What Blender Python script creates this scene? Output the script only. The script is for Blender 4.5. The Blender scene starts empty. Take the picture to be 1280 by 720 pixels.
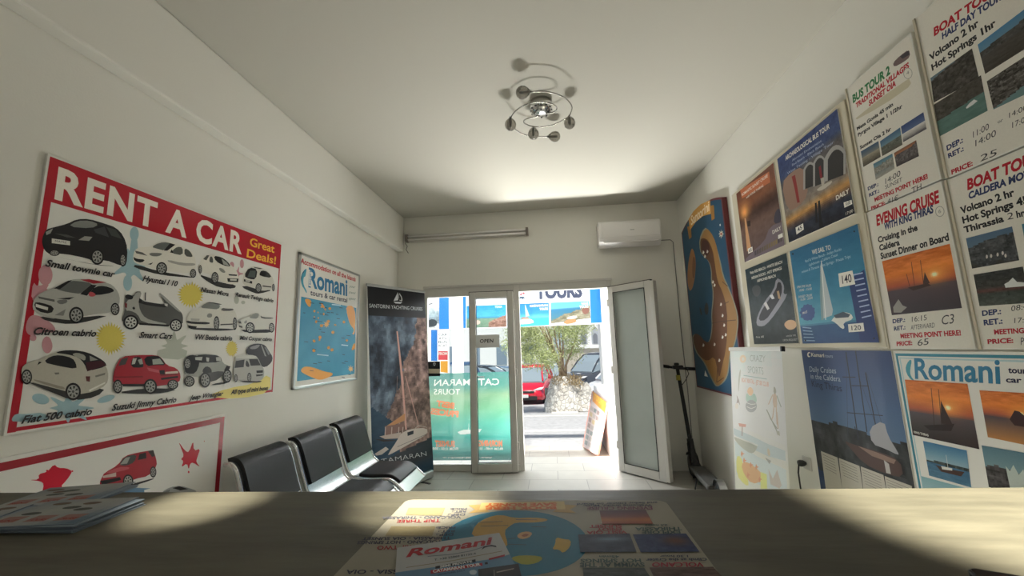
import bpy, bmesh, math, random
import numpy as np
from mathutils import Vector, Matrix

# ------------------------------------------------------------------ camera, world, lights, exposure
sc = bpy.context.scene
COL = sc.collection
F_PX, PITCH, YAW, ROLL = 497.69, 0.15349, 0.09439, 0.03134     # focal length for a 1280 px wide frame
CAM_H = 1.42
def _cam_axes():
    cy, sy, cp, sp = math.cos(YAW), math.sin(YAW), math.cos(PITCH), math.sin(PITCH)
    f = Vector((-sy * cp, cy * cp, sp)); r = Vector((cy, sy, 0)); d = -(r.cross(f))
    cr, sr = math.cos(ROLL), math.sin(ROLL)
    return cr * r + sr * d, -sr * r + cr * d, f
CR, CD, CF = _cam_axes()
CAM = Vector((0, 0, CAM_H))
cam_data = bpy.data.cameras.new('camera')
cam_data.sensor_width = 36.0
cam_data.lens = F_PX / 1280 * 36.0
cam_data.clip_start = 0.05
cam = bpy.data.objects.new('camera', cam_data)
COL.objects.link(cam)
cam.matrix_world = Matrix(((CR.x, -CD.x, -CF.x, CAM.x), (CR.y, -CD.y, -CF.y, CAM.y), (CR.z, -CD.z, -CF.z, CAM.z), (0, 0, 0, 1)))
sc.camera = cam

world = bpy.data.worlds.new('world'); sc.world = world
world.use_nodes = True
wn = world.node_tree.nodes; wl = world.node_tree.links
sky = wn.new('ShaderNodeTexSky'); sky.sky_type = 'HOSEK_WILKIE'
sky.sun_direction = (-0.3, -0.6, 0.74); sky.turbidity = 4.0; sky.ground_albedo = 0.4
wn['Background'].inputs['Strength'].default_value = 2.0
wl.new(sky.outputs[0], wn['Background'].inputs[0])

def light(name, kind, loc, energy, color=(1, 1, 1), target=None, **kw):
    d = bpy.data.lights.new(name, kind); d.energy = energy; d.color = color
    for k, v in kw.items(): setattr(d, k, v)
    o = bpy.data.objects.new(name, d); COL.objects.link(o); o.location = loc
    if target is not None:
        o.rotation_euler = (Vector(target) - Vector(loc)).to_track_quat('-Z', 'Y').to_euler()
    return o
light('sun', 'SUN', (0, 0, 9), 4.2, (1.0, 0.96, 0.88), (-0.6, 2.9, 0), angle=0.05)
# added area lamp hidden above the doorway, imitating street daylight coming in
light('street_fill', 'AREA', (-1.0, 6.6, 2.66), 150, (0.98, 1.0, 1.0), (-0.2, 1.5, 0.9), shape='RECTANGLE', size=4.2, size_y=0.5)
# added area lamp hidden behind the door step, imitating bounce off sunlit pavement
light('bounce_fill', 'AREA', (0.12, 5.735, -0.116), 175, (1.0, 0.99, 0.95), (0.12, 5.735 - 0.42, -0.116 + 1.0), shape='RECTANGLE', size=0.95, size_y=0.22)
# added weak rear fill lamp, and three added spots imitating bright counter patches
light('rear_fill', 'AREA', (0.0, -1.7, 2.3), 3.0, (1.0, 0.98, 0.93), (0, 3, 1.6), shape='RECTANGLE', size=3.0, size_y=1.4)
for sx, tx, ty, pw, sz in ((1.00, 1.08, 0.97, 1300, 0.52), (-0.80, -0.85, 0.95, 760, 0.155), (-0.26, -0.31, 1.00, 760, 0.19)):
    light('counter_patch_fill', 'SPOT', (sx, 0.1, 3.14), pw, (1.0, 0.95, 0.80), (tx, ty, 1.08), spot_size=sz, spot_blend=0.55 if sz > .3 else 1.0, shadow_soft_size=0.02)
sc.view_settings.view_transform = 'Standard'
sc.view_settings.look = 'None'
sc.view_settings.gamma = 1.0
sc.view_settings.use_curve_mapping = False
sc.view_settings.exposure = 0.64

# ------------------------------------------------------------------ helpers
PI = math.pi
def ray(px, py): return CR * ((px - 640) / F_PX) + CD * ((py - 360) / F_PX) + CF
def on_x(px, py, X): d = ray(px, py); return CAM + d * (X / d.x)
def on_y(px, py, Y): d = ray(px, py); return CAM + d * (Y / d.y)
def on_z(px, py, Z): d = ray(px, py); return CAM + d * ((Z - CAM_H) / d.z)
def lin(c): c /= 255.0; return c / 12.92 if c <= 0.04045 else ((c + 0.055) / 1.055) ** 2.4
def rgb(r, g, b, k=1.0): return (min(1, lin(r) * k), min(1, lin(g) * k), min(1, lin(b) * k), 1.0)

def mat(name, color, rough=0.5, metal=0.0, noise=0.0, nscale=20.0, bump=0.0, bscale=80.0, trans=0.0, coat=0.0, spec=0.5, stretch=None):
    m = bpy.data.materials.new(name); m.use_nodes = True
    n, l = m.node_tree.nodes, m.node_tree.links
    b = n['Principled BSDF']
    col = tuple(color[:3]) + (1.0,)
    b.inputs['Base Color'].default_value = col
    b.inputs['Roughness'].default_value = rough
    b.inputs['Metallic'].default_value = metal
    b.inputs['Transmission Weight'].default_value = trans
    b.inputs['Coat Weight'].default_value = coat
    b.inputs['Specular IOR Level'].default_value = spec
    if noise or bump:
        tc = n.new('ShaderNodeTexCoord'); src = tc.outputs['Object']
        if stretch:
            mp = n.new('ShaderNodeMapping'); mp.inputs['Scale'].default_value = stretch
            l.new(src, mp.inputs[0]); src = mp.outputs[0]
    if noise:
        t = n.new('ShaderNodeTexNoise'); t.inputs['Scale'].default_value = nscale; t.inputs['Detail'].default_value = 6
        l.new(src, t.inputs['Vector'])
        r = n.new('ShaderNodeMapRange'); r.inputs['From Min'].default_value = .3; r.inputs['From Max'].default_value = .7
        r.inputs['To Min'].default_value = 1 - noise; r.inputs['To Max'].default_value = 1 + noise
        l.new(t.outputs['Fac'], r.inputs['Value'])
        mx = n.new('ShaderNodeMix'); mx.data_type = 'RGBA'; mx.blend_type = 'MULTIPLY'
        mx.inputs['Factor'].default_value = 1.0; mx.inputs['A'].default_value = col
        l.new(r.outputs[0], mx.inputs['B']); l.new(mx.outputs['Result'], b.inputs['Base Color'])
    if bump:
        t2 = n.new('ShaderNodeTexNoise'); t2.inputs['Scale'].default_value = bscale; t2.inputs['Detail'].default_value = 4
        l.new(src, t2.inputs['Vector'])
        bp = n.new('ShaderNodeBump'); bp.inputs['Strength'].default_value = bump; bp.inputs['Distance'].default_value = 0.01
        l.new(t2.outputs['Fac'], bp.inputs['Height']); l.new(bp.outputs[0], b.inputs['Normal'])
    return m

def print_mat(name, rough=0.4, coat=0.0, grain=0.06):
    m = bpy.data.materials.new(name); m.use_nodes = True
    n, l = m.node_tree.nodes, m.node_tree.links
    b = n['Principled BSDF']; b.inputs['Roughness'].default_value = rough; b.inputs['Coat Weight'].default_value = coat
    b.inputs['Coat Roughness'].default_value = 0.06; b.inputs['Specular IOR Level'].default_value = 0.25
    a = n.new('ShaderNodeAttribute'); a.attribute_name = 'Col'
    tc = n.new('ShaderNodeTexCoord')
    t = n.new('ShaderNodeTexNoise'); t.inputs['Scale'].default_value = 160; l.new(tc.outputs['Object'], t.inputs['Vector'])
    r = n.new('ShaderNodeMapRange'); r.inputs['To Min'].default_value = 1 - grain; r.inputs['To Max'].default_value = 1 + grain
    l.new(t.outputs['Fac'], r.inputs['Value'])
    mx = n.new('ShaderNodeMix'); mx.data_type = 'RGBA'; mx.blend_type = 'MULTIPLY'; mx.inputs['Factor'].default_value = 1.0
    l.new(a.outputs['Color'], mx.inputs['A']); l.new(r.outputs[0], mx.inputs['B']); l.new(mx.outputs['Result'], b.inputs['Base Color'])
    return m

def wloc(o):
    p = Vector((0, 0, 0))
    while o is not None: p += o.location; o = o.parent
    return p
def obj(name, bm, m, parent=None, smooth=False, bevel=0.0, segs=2):
    """link a bmesh given in world coordinates as one mesh object"""
    me = bpy.data.meshes.new(name)
    base = wloc(parent) if parent else None
    if base is None:
        vs = [v.co for v in bm.verts]
        lo = Vector((min(v.x for v in vs), min(v.y for v in vs), min(v.z for v in vs)))
        hi = Vector((max(v.x for v in vs), max(v.y for v in vs), max(v.z for v in vs)))
        base = Vector(((lo.x + hi.x) / 2, (lo.y + hi.y) / 2, lo.z))
        loc = base
    else: loc = Vector((0, 0, 0))
    bmesh.ops.translate(bm, verts=bm.verts, vec=-base)
    bm.to_mesh(me); bm.free()
    if smooth:
        for p in me.polygons: p.use_smooth = True
    o = bpy.data.objects.new(name, me); COL.objects.link(o); o.location = loc
    if m is not None:
        for mm in (m if isinstance(m, (list, tuple)) else [m]): me.materials.append(mm)
    if parent: o.parent = parent
    if bevel:
        md = o.modifiers.new('bevel', 'BEVEL'); md.width = bevel; md.segments = segs; md.limit_method = 'ANGLE'; md.angle_limit = math.radians(40)
    return o
def tag(o, label, cat, group=None):
    o['label'] = label; o['category'] = cat
    if group: o['group'] = group
    return o
def thing(name, label, cat, loc, group=None):
    o = bpy.data.objects.new(name, None); COL.objects.link(o); o.location = loc; o.empty_display_size = 0.1
    return tag(o, label, cat, group)
def struct(name, bm, m, **kw):
    o = obj(name, bm, m, **kw); o['kind'] = 'structure'; return o
def lab(o, text): o['label'] = text; return o

NB = bmesh.new
def box(bm, lo, hi, rot=None, at=None):
    x0, y0, z0 = lo; x1, y1, z1 = hi
    vs = [Vector(c) for c in ((x0, y0, z0), (x1, y0, z0), (x1, y1, z0), (x0, y1, z0), (x0, y0, z1), (x1, y0, z1), (x1, y1, z1), (x0, y1, z1))]
    if rot is not None: vs = [rot @ v for v in vs]
    if at is not None: vs = [v + Vector(at) for v in vs]
    v = [bm.verts.new(c) for c in vs]
    for f in ((0, 3, 2, 1), (4, 5, 6, 7), (0, 1, 5, 4), (1, 2, 6, 5), (2, 3, 7, 6), (3, 0, 4, 7)): bm.faces.new([v[i] for i in f])
    return bm
def boxc(bm, c, s, rot=None):
    h = Vector(s) / 2; return box(bm, tuple(-h), tuple(h), rot, c)
def quad(bm, a, b, c, d):
    return bm.faces.new([bm.verts.new(p) for p in (a, b, c, d)])
def tube(bm, pts, r, n=8, caps=True, closed=False):
    """a round bar along pts; r a number or one radius per point"""
    pts = [Vector(p) for p in pts]; k = len(pts)
    rs = r if isinstance(r, (list, tuple)) else [r] * k
    rings = []; prev = None
    for i, p in enumerate(pts):
        if closed: t = (pts[(i + 1) % k] - pts[i - 1]).normalized()
        else: t = (pts[min(i + 1, k - 1)] - pts[max(i - 1, 0)]).normalized()
        if prev is None:
            u = t.cross(Vector((0, 0, 1)))
            if u.length < 1e-3: u = t.cross(Vector((1, 0, 0)))
        else: u = prev - t * prev.dot(t)
        u.normalize(); prev = u; w = t.cross(u)
        rings.append([bm.verts.new(p + (u * math.cos(2 * PI * j / n) + w * math.sin(2 * PI * j / n)) * rs[i]) for j in range(n)])
    for i in range(k if closed else k - 1):
        a, b = rings[i], rings[(i + 1) % k]
        for j in range(n): bm.faces.new((a[j], a[(j + 1) % n], b[(j + 1) % n], b[j]))
    if caps and not closed:
        bm.faces.new(rings[0][::-1]); bm.faces.new(rings[-1])
    return bm
def lathe(bm, prof, c, axis='Z', n=24):
    """prof: list of (radius, height along axis)"""
    c = Vector(c); ax = {'X': (Vector((0, 1, 0)), Vector((0, 0, 1)), Vector((1, 0, 0))), 'Y': (Vector((0, 0, 1)), Vector((1, 0, 0)), Vector((0, 1, 0))),
                        'Z': (Vector((1, 0, 0)), Vector((0, 1, 0)), Vector((0, 0, 1)))}[axis] if isinstance(axis, str) else axis
    rings = []
    for r, h in prof:
        if r < 1e-6: rings.append([bm.verts.new(c + ax[2] * h)])
        else: rings.append([bm.verts.new(c + ax[2] * h + (ax[0] * math.cos(2 * PI * j / n) + ax[1] * math.sin(2 * PI * j / n)) * r) for j in range(n)])
    for a, b in zip(rings, rings[1:]):
        for j in range(n):
            q = [a[j % len(a)], a[(j + 1) % len(a)], b[(j + 1) % len(b)], b[j % len(b)]]
            q2 = []
            for v in q:
                if v not in q2: q2.append(v)
            if len(q2) > 2: bm.faces.new(q2)
    for rg, fl in ((rings[0], True), (rings[-1], False)):
        if len(rg) > 2: bm.faces.new(rg[::-1] if fl else rg)
    return bm
def prism(bm, poly, vec):
    """extrude a planar polygon of world points by vec"""
    vec = Vector(vec); a = [bm.verts.new(Vector(p)) for p in poly]; b = [bm.verts.new(Vector(p) + vec) for p in poly]
    bm.faces.new(a[::-1]); bm.faces.new(b)
    for i in range(len(a)): j = (i + 1) % len(a); bm.faces.new((a[i], a[j], b[j], b[i]))
    bmesh.ops.recalc_face_normals(bm, faces=bm.faces)
    return bm
def arc(c, r, a0, a1, n):
    return [(c[0] + r * math.cos(a0 + (a1 - a0) * i / n), c[1] + r * math.sin(a0 + (a1 - a0) * i / n)) for i in range(n + 1)]

# ------------------------------------------------------------------ printing on flat sheets
def _hash(ix, iy, s):
    h = (ix * 374761393 + iy * 668265263 + s * 974711) & 0x7fffffff
    h = ((h ^ (h >> 13)) * 1274126177) & 0x7fffffff
    return ((h ^ (h >> 16)) & 0xffff) / 65535.0
def vnoise(x, y, s=0):
    ix = np.floor(x).astype(np.int64); iy = np.floor(y).astype(np.int64); fx = x - ix; fy = y - iy
    fx = fx * fx * (3 - 2 * fx); fy = fy * fy * (3 - 2 * fy)
    a = _hash(ix, iy, s); b = _hash(ix + 1, iy, s); c = _hash(ix, iy + 1, s); d = _hash(ix + 1, iy + 1, s)
    return (a * (1 - fx) + b * fx) * (1 - fy) + (c * (1 - fx) + d * fx) * fy
def fbm(x, y, s=0, o=4):
    t = 0; k = 0.5; n = 0
    for i in range(o): t = t + vnoise(x * 2 ** i, y * 2 ** i, s + i) * k; n += k; k *= 0.55
    return t / n
def ramp(t, stops):
    xs = [s[0] for s in stops]
    return np.stack([np.interp(t, xs, [s[1][i] for s in stops]) for i in range(3)], -1)
def mixc(a, b, m): return a + (b - a) * np.clip(m, 0, 1)[..., None]
def lin_np(c): c = np.clip(c, 0, 255) / 255.0; return np.where(c <= 0.04045, c / 12.92, ((c + 0.055) / 1.055) ** 2.4)

FONT_H = None
def text_mesh(s, bold=0.0, shear=0.0, space=1.0):
    cu = bpy.data.curves.new('t', 'FONT'); cu.body = s; cu.size = 1.0; cu.offset = bold; cu.shear = shear; cu.space_character = space
    cu.resolution_u = 3
    o = bpy.data.objects.new('t', cu); COL.objects.link(o)
    me = o.to_mesh()
    vs = [v.co.copy() for v in me.vertices]; fs = [tuple(p.vertices) for p in me.polygons]
    o.to_mesh_clear(); bpy.data.objects.remove(o); bpy.data.curves.remove(cu)
    return vs, fs
_h = text_mesh('H')[0]; FONT_H = max(v.y for v in _h)

class Sheet:
    """ink on a flat surface: origin O, axes U (right), V (up), N (towards the viewer)"""
    def __init__(s, root, O, U, V, m, k=1.35, up=0.0003):
        s.root, s.O, s.U, s.V, s.m, s.k = root, Vector(O), Vector(U).normalized(), Vector(V).normalized(), m, k
        s.N = s.U.cross(s.V).normalized(); s.up = up; s.layer = 0; s.bm = None; s.cv = (0, 0, 1.0)
    def crop(s, ox, oy, sc): s.cv = (ox, oy, sc); return s
    def uv(s, p):
        d = ray(s.cv[0] + p[0] / s.cv[2], s.cv[1] + p[1] / s.cv[2]); t = (s.O - CAM).dot(s.N) / d.dot(s.N); q = CAM + d * t - s.O
        return (q.dot(s.U), q.dot(s.V))
    def w(s, uv): return s.O + s.U * uv[0] + s.V * uv[1] + s.N * (s.up + s.layer * 0.00002)
    def begin(s, name, label=None):
        s.end(); s.bm = NB(); s.lay = s.bm.loops.layers.float_color.new('Col'); s.name = name; s.lb = label; return s
    def end(s):
        if s.bm is not None and len(s.bm.faces):
            for f in s.bm.faces: f.normal_update()
            o = obj(s.name, s.bm, s.m, s.root)
            if s.lb: o['label'] = s.lb
            s.last = o
        s.bm = None
    def col(s, c): return rgb(*c, k=s.k) if len(c) == 3 else c
    def face(s, uvs, c):
        f = s.bm.faces.new([s.bm.verts.new(s.w(p)) for p in uvs]); f.normal_update()
        if f.normal.dot(s.N) < 0: f.normal_flip()
        cc = s.col(c)
        for l in f.loops: l[s.lay] = cc
        return f
    def poly(s, c, pts, px=True, smooth=0):
        s.layer += 1
        if px: pts = [s.uv(p) for p in pts]
        if smooth:
            for _ in range(smooth):
                q = []
                for i in range(len(pts)):
                    a, b = pts[i], pts[(i + 1) % len(pts)]
                    q += [(a[0] * .75 + b[0] * .25, a[1] * .75 + b[1] * .25), (a[0] * .25 + b[0] * .75, a[1] * .25 + b[1] * .75)]
                pts = q
        s.face(pts, c)
    def ell(s, c, cx, cy, rx, ry, n=20, rot=0.0, px=True):
        cr_, sr_ = math.cos(rot), math.sin(rot)
        P = [(cx + rx * math.cos(2 * PI * i / n) * cr_ - ry * math.sin(2 * PI * i / n) * sr_, cy + rx * math.cos(2 * PI * i / n) * sr_ + ry * math.sin(2 * PI * i / n) * cr_) for i in range(n)]
        s.poly(c, P, px)
    def line(s, c, pts, wd, px=True):
        """a stroke of width wd (same units as pts)"""
        s.layer += 1
        for a, b in zip(pts, pts[1:]):
            dx, dy = b[0] - a[0], b[1] - a[1]; L = math.hypot(dx, dy) or 1; nx, ny = -dy / L * wd / 2, dx / L * wd / 2
            q = [(a[0] + nx, a[1] + ny), (a[0] - nx, a[1] - ny), (b[0] - nx, b[1] - ny), (b[0] + nx, b[1] + ny)]
            s.face([s.uv(p) for p in q] if px else q, c)
    def wheel(s, cx, cy, rx, ry, rim=(165, 165, 160), tyre=(22, 22, 24), spokes=7):
        s.ell(tyre, cx, cy, rx, ry); s.ell(rim, cx, cy, rx * .74, ry * .76)
        s.layer += 1
        for i in range(spokes):
            a = 2 * PI * (i + .5) / spokes; d = .24
            s.face([s.uv((cx + rx * r * math.cos(a + e), cy + ry * r * math.sin(a + e))) for r, e in ((.25, 0), (.64, -d), (.66, d))], tyre)
        s.ell((70, 70, 70), cx, cy, rx * .16, ry * .16, 8)
    def text(s, c, t, bl, br, tl, bold=0.0, shear=0.0, px=True, space=1.0, flip=False):
        """t set between the baseline points bl, br with capitals reaching tl"""
        s.layer += 1
        if s.name.endswith(('lettering', 'handwriting')) and len(s.bm.faces): k_ = s.layer; s.begin(s.name, s.lb); s.layer = k_
        vs, fs = text_mesh(t, bold, shear, space)
        if not vs: return
        x0 = min(v.x for v in vs); x1 = max(v.x for v in vs)
        if px: bl, br, tl = s.uv(bl), s.uv(br), s.uv(tl)
        ex = ((br[0] - bl[0]) / (x1 - x0), (br[1] - bl[1]) / (x1 - x0)); ey = ((tl[0] - bl[0]) / FONT_H, (tl[1] - bl[1]) / FONT_H)
        bv = [s.bm.verts.new(s.w((bl[0] + ex[0] * (v.x - x0) + ey[0] * v.y, bl[1] + ex[1] * (v.x - x0) + ey[1] * v.y))) for v in vs]
        cc = s.col(c)
        for f in fs:
            if len(set(f)) < 3: continue
            try: g = s.bm.faces.new([bv[i] for i in f])
            except ValueError: continue
            g.normal_update()
            if g.normal.dot(s.N) < 0: g.normal_flip()
            for l in g.loops: l[s.lay] = cc
    def text_tris(s, t, bl, br, tl, bold=0.0):
        vs, fs = text_mesh(t, bold); x0 = min(v.x for v in vs); x1 = max(v.x for v in vs); bl, br, tl = s.uv(bl), s.uv(br), s.uv(tl)
        ex = ((br[0] - bl[0]) / (x1 - x0), (br[1] - bl[1]) / (x1 - x0)); ey = ((tl[0] - bl[0]) / FONT_H, (tl[1] - bl[1]) / FONT_H)
        P = [(bl[0] + ex[0] * (v.x - x0) + ey[0] * v.y, bl[1] + ex[1] * (v.x - x0) + ey[1] * v.y) for v in vs]
        return [(P[f[0]], P[f[i]], P[f[i + 1]]) for f in fs for i in range(1, len(f) - 1)]
    def tpx(s, c, t, bl, br, h, **kw):
        """text with cap height h in crop pixels, upright"""
        s.text(c, t, bl, br, (bl[0], bl[1] - h), **kw)
    def photo(s, q, fn, n=48, m=48, px=True):
        """a picture: fn(s, t) gives 0-255 colours, s to the right, t downwards; q = TL, TR, BR, BL"""
        s.layer += 1
        a, b, c, d = [s.uv(p) for p in q] if px else q
        S, T = np.meshgrid((np.arange(n) + .5) / n, (np.arange(m) + .5) / m)
        C = lin_np(fn(S, T)) * s.k; C = np.clip(C, 0, 1)
        def pt(i, j):
            x, y = i / n, j / m
            return s.w(tuple((a[k] * (1 - x) + b[k] * x) * (1 - y) + (d[k] * (1 - x) + c[k] * x) * y for k in (0, 1)))
        V = [[s.bm.verts.new(pt(i, j)) for i in range(n + 1)] for j in range(m + 1)]
        for j in range(m):
            for i in range(n):
                f = s.bm.faces.new((V[j + 1][i], V[j + 1][i + 1], V[j][i + 1], V[j][i])); cc = (*C[j, i], 1.0)
                for l in f.loops: l[s.lay] = cc
def sky_sea(sky, sea, h=.5, rock=None, seed=1, rough=4.0):
    """sky gradient over sea, with an optional ridge of land"""
    def f(S, T):
        c = ramp(T / h, sky); w = ramp((T - h) / (1 - h), sea)
        c = np.where((T > h)[..., None], w + (fbm(S * 8, T * 40, seed) - .5)[..., None] * 30, c)
        if rock:
            top, bot, col, slope = rock
            e = h - top * (fbm(S * rough, S * 0, seed + 5) * .7 + .4) * (1 + slope * (S - .5)); b = h + bot * (.6 + .8 * fbm(S * 3, S * 0, seed + 9))
            k = (fbm(S * 14, T * 14, seed + 3) - .5)[..., None] * 90
            c = np.where(((T > e) & (T < b))[..., None], np.array(col) + k, c)
        return c
    return f
def rocks(base, amp, sc_=10, seed=1):
    return lambda S, T: np.array(base) + (fbm(S * sc_, T * sc_, seed) - .5)[..., None] * amp + S[..., None] * 0
# ------------------------------------------------------------------ the room
XL, XR, YB, ZC = -1.967, 1.638, 4.95, 3.20
YR = -2.3
DX0, DX1, DZ = -0.385, 0.712, 2.14      # doorway
WX0 = -1.62                             # left side of the fixed window
M = {}
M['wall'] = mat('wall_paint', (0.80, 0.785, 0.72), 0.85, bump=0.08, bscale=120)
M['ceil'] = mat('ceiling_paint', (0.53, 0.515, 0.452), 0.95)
M['white'] = mat('white_pvc', (0.60, 0.585, 0.545), 0.4)
M['dark'] = mat('dark_gasket', (0.02, 0.02, 0.02), 0.6)
M['black'] = mat('black_plastic', (0.012, 0.012, 0.013), 0.42)
M['chrome'] = mat('chrome', (0.72, 0.72, 0.72), 0.16, 1.0)
M['steel'] = mat('brushed_steel', (0.50, 0.51, 0.51), 0.33, 1.0)
M['print'] = print_mat('printed_ink', 0.45)
M['gloss'] = print_mat('glossy_ink', 0.4, 0.15)
M['board'] = mat('foam_board', (0.82, 0.81, 0.76), 0.6)

def tile_mat(name, c1, c2, mortar, sx, sy, rough=0.42, off=0.0):
    m = bpy.data.materials.new(name); m.use_nodes = True
    n, l = m.node_tree.nodes, m.node_tree.links; b = n['Principled BSDF']; b.inputs['Roughness'].default_value = rough
    tc = n.new('ShaderNodeTexCoord'); mp = n.new('ShaderNodeMapping'); mp.inputs['Location'].default_value = (off, 0.0, 0)
    br = n.new('ShaderNodeTexBrick'); br.inputs['Scale'].default_value = 1.0
    br.inputs['Color1'].default_value = (*c1, 1); br.inputs['Color2'].default_value = (*c2, 1); br.inputs['Mortar'].default_value = (*mortar, 1)
    br.inputs['Mortar Size'].default_value = 0.004; br.inputs['Brick Width'].default_value = sx; br.inputs['Row Height'].default_value = sy
    geo = n.new('ShaderNodeNewGeometry')
    l.new(geo.outputs['Position'], mp.inputs[0]); l.new(mp.outputs[0], br.inputs['Vector'])
    t = n.new('ShaderNodeTexNoise'); t.inputs['Scale'].default_value = 6; t.inputs['Detail'].default_value = 6; l.new(geo.outputs['Position'], t.inputs['Vector'])
    r = n.new('ShaderNodeMapRange'); r.inputs['To Min'].default_value = .86; r.inputs['To Max'].default_value = 1.1; l.new(t.outputs['Fac'], r.inputs['Value'])
    mx = n.new('ShaderNodeMix'); mx.data_type = 'RGBA'; mx.blend_type = 'MULTIPLY'; mx.inputs['Factor'].default_value = 1
    l.new(br.outputs['Color'], mx.inputs['A']); l.new(r.outputs[0], mx.inputs['B']); l.new(mx.outputs['Result'], b.inputs['Base Color'])
    return m
M['tile'] = tile_mat('floor_tiles', (0.45, 0.437, 0.395), (0.415, 0.40, 0.365), (0.25, 0.24, 0.22), 0.62, 0.31)
M['pave'] = tile_mat('pavement_tiles', (0.40, 0.37, 0.325), (0.37, 0.34, 0.30), (0.25, 0.235, 0.215), 0.60, 0.60, 0.6, .12)

struct('floor', box(NB(), (XL - .2, YR, -0.16), (XR + .2, 5.58, 0.0)), M['tile'])
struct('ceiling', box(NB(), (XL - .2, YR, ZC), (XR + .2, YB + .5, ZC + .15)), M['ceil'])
struct('wall_left', box(NB(), (XL - .2, YR, 0), (XL, YB + .2, ZC)), M['wall'])
struct('wall_right', box(NB(), (XR, YR, 0), (XR + .2, YB + .2, ZC)), M['wall'])
struct('wall_rear', box(NB(), (XL - .2, YR - .2, 0), (XR + .2, YR, ZC)), M['wall'])
bm = NB()
WT = 2.235                              # underside of the lintel
box(bm, (XL, YB, 0), (WX0, YB + .2, ZC)); box(bm, (WX0, YB, WT), (DX1 + .05, YB + .2, ZC)); box(bm, (DX1 + .05, YB, 0), (XR, YB + .2, ZC))
struct('wall_back', bm, M['wall'])
struct('trim_1', box(NB(), (XL, YR, 2.735), (-1.885, YB, ZC)), M['wall'], bevel=0.012)       # boxed beam under the ceiling on the left

# shop front: fixed window and door frame
YF0, YF1 = YB + .005, YB + .075
bm = NB()
box(bm, (WX0, YF0, 2.115), (DX0 - .05, YF1, WT)); box(bm, (WX0, YF0, 0.0), (DX0 - .05, YF1, 0.075))
box(bm, (WX0, YF0, 0.075), (WX0 + .05, YF1, 2.115)); box(bm, (DX0 - .10, YF0, 0.075), (DX0 - .05, YF1, 2.115))
win = struct('window_1', bm, M['white'], bevel=0.004)
glass = mat('clear_glass', (0.96, 0.985, 0.98), 0.02, trans=1.0)
glass.node_tree.nodes['Principled BSDF'].inputs['IOR'].default_value = 1.05
obj('pane', box(NB(), (WX0 + .05, YF0 + .030, 0.075), (DX0 - .10, YF0 + .036, 2.115)), glass, win)
bm = NB()
box(bm, (DX0 - .05, YF0, 0), (DX0, YF1, WT)); box(bm, (DX1, YF0, 0), (DX1 + .05, YF1, WT)); box(bm, (DX0, YF0, DZ), (DX1, YF1, WT))
box(bm, (WX0, YB - .012, WT - .004), (DX1 + .06, YB + .004, WT + .022))
struct('trim_2', bm, M['white'], bevel=0.004)

# the two leaves folded back into the room
def leaf(name, hx, hy, ang, w, z0, z1, gm, label, strip, handle):
    r = Matrix.Rotation(ang, 3, 'Z')        # local x runs from the hinge to the free edge, the visible face looks to -y
    root = thing(name, label, 'door leaf', (hx, hy, z0))
    at = (hx, hy, 0); st = .075
    bm = NB()
    for lo, hi in (((0, -.03, z0), (st, .03, z1)), ((w - st, -.03, z0), (w, .03, z1)), ((st, -.03, z0), (w - st, .03, z0 + st + .02)), ((st, -.03, z1 - st), (w - st, .03, z1))):
        box(bm, lo, hi, r, at)
    obj('frame', bm, M['white'], root, bevel=0.006)
    obj('glass_pane', box(NB(), (st - .004, -.006, z0 + st + .016), (w - st + .004, .006, z1 - st + .004), r, at), gm, root)
    bm = NB()
    for lo, hi in (((st, -.033, z0 + st + .02), (st + .007, -.028, z1 - st)), ((w - st - .007, -.033, z0 + st + .02), (w - st, -.028, z1 - st)),
                   ((st, -.033, z0 + st + .02), (w - st, -.028, z0 + st + .027)), ((st, -.033, z1 - st - .007), (w - st, -.028, z1 - st)),
                   ((-.004, -.025, z1), (w + .004, .02, z1 + .008)), ((w, -.02, z0), (w + .006, .02, z1))):
        box(bm, lo, hi, r, at)
    lab(obj('gasket', bm, M['dark'], root), 'black rubber gasket')
    for zz in (.25, 1.1, 1.9):
        o = obj('hinge', box(NB(), (-.022, -.03, zz), (.004, .01, zz + .09), r, at), M['white'], root, bevel=.004)
    if strip:
        obj('meeting_strip', box(NB(), (w + .006, -.045, z0 + .012), (w + .05, .02, z1 - .012), r, at), M['white'], root, bevel=.004)
    if handle:
        h = w - .045; bm = NB(); box(bm, (h - .016, -.042, .96), (h + .016, -.03, 1.16), r, at)
        pl = obj('handle', bm, M['steel'], root, bevel=.004)
        tube(bm := NB(), [r @ Vector((h, -.04, 1.10)) + Vector(at), r @ Vector((h, -.075, 1.10)) + Vector(at), r @ Vector((h - .11, -.075, 1.10)) + Vector(at)], .009, 10)
        obj('lever', bm, M['steel'], pl, smooth=True)
        lab(obj('keyhole', box(NB(), (h - .006, -.0445, .99), (h + .006, -.0415, 1.02), r, at), M['dark'], pl), 'dark keyhole')
    return root, r, Vector(at)
M['clear'] = glass
M['frost'] = mat('frosted_glass', (0.40, 0.44, 0.41), 0.28, noise=.05, nscale=3)
leafL, rL, aL = leaf('door_leaf', -.455, 4.895, PI + .055, .545, .012, DZ, glass, 'white door leaf with clear glass and OPEN sign, folded back over shop window', False, True)
leafR, rR, aR = leaf('door_leaf', .725, 4.935, -.80, .585, .012, DZ, M['frost'], 'white door leaf with grey frosted glass, swung open beside the scooter', True, False)

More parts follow.
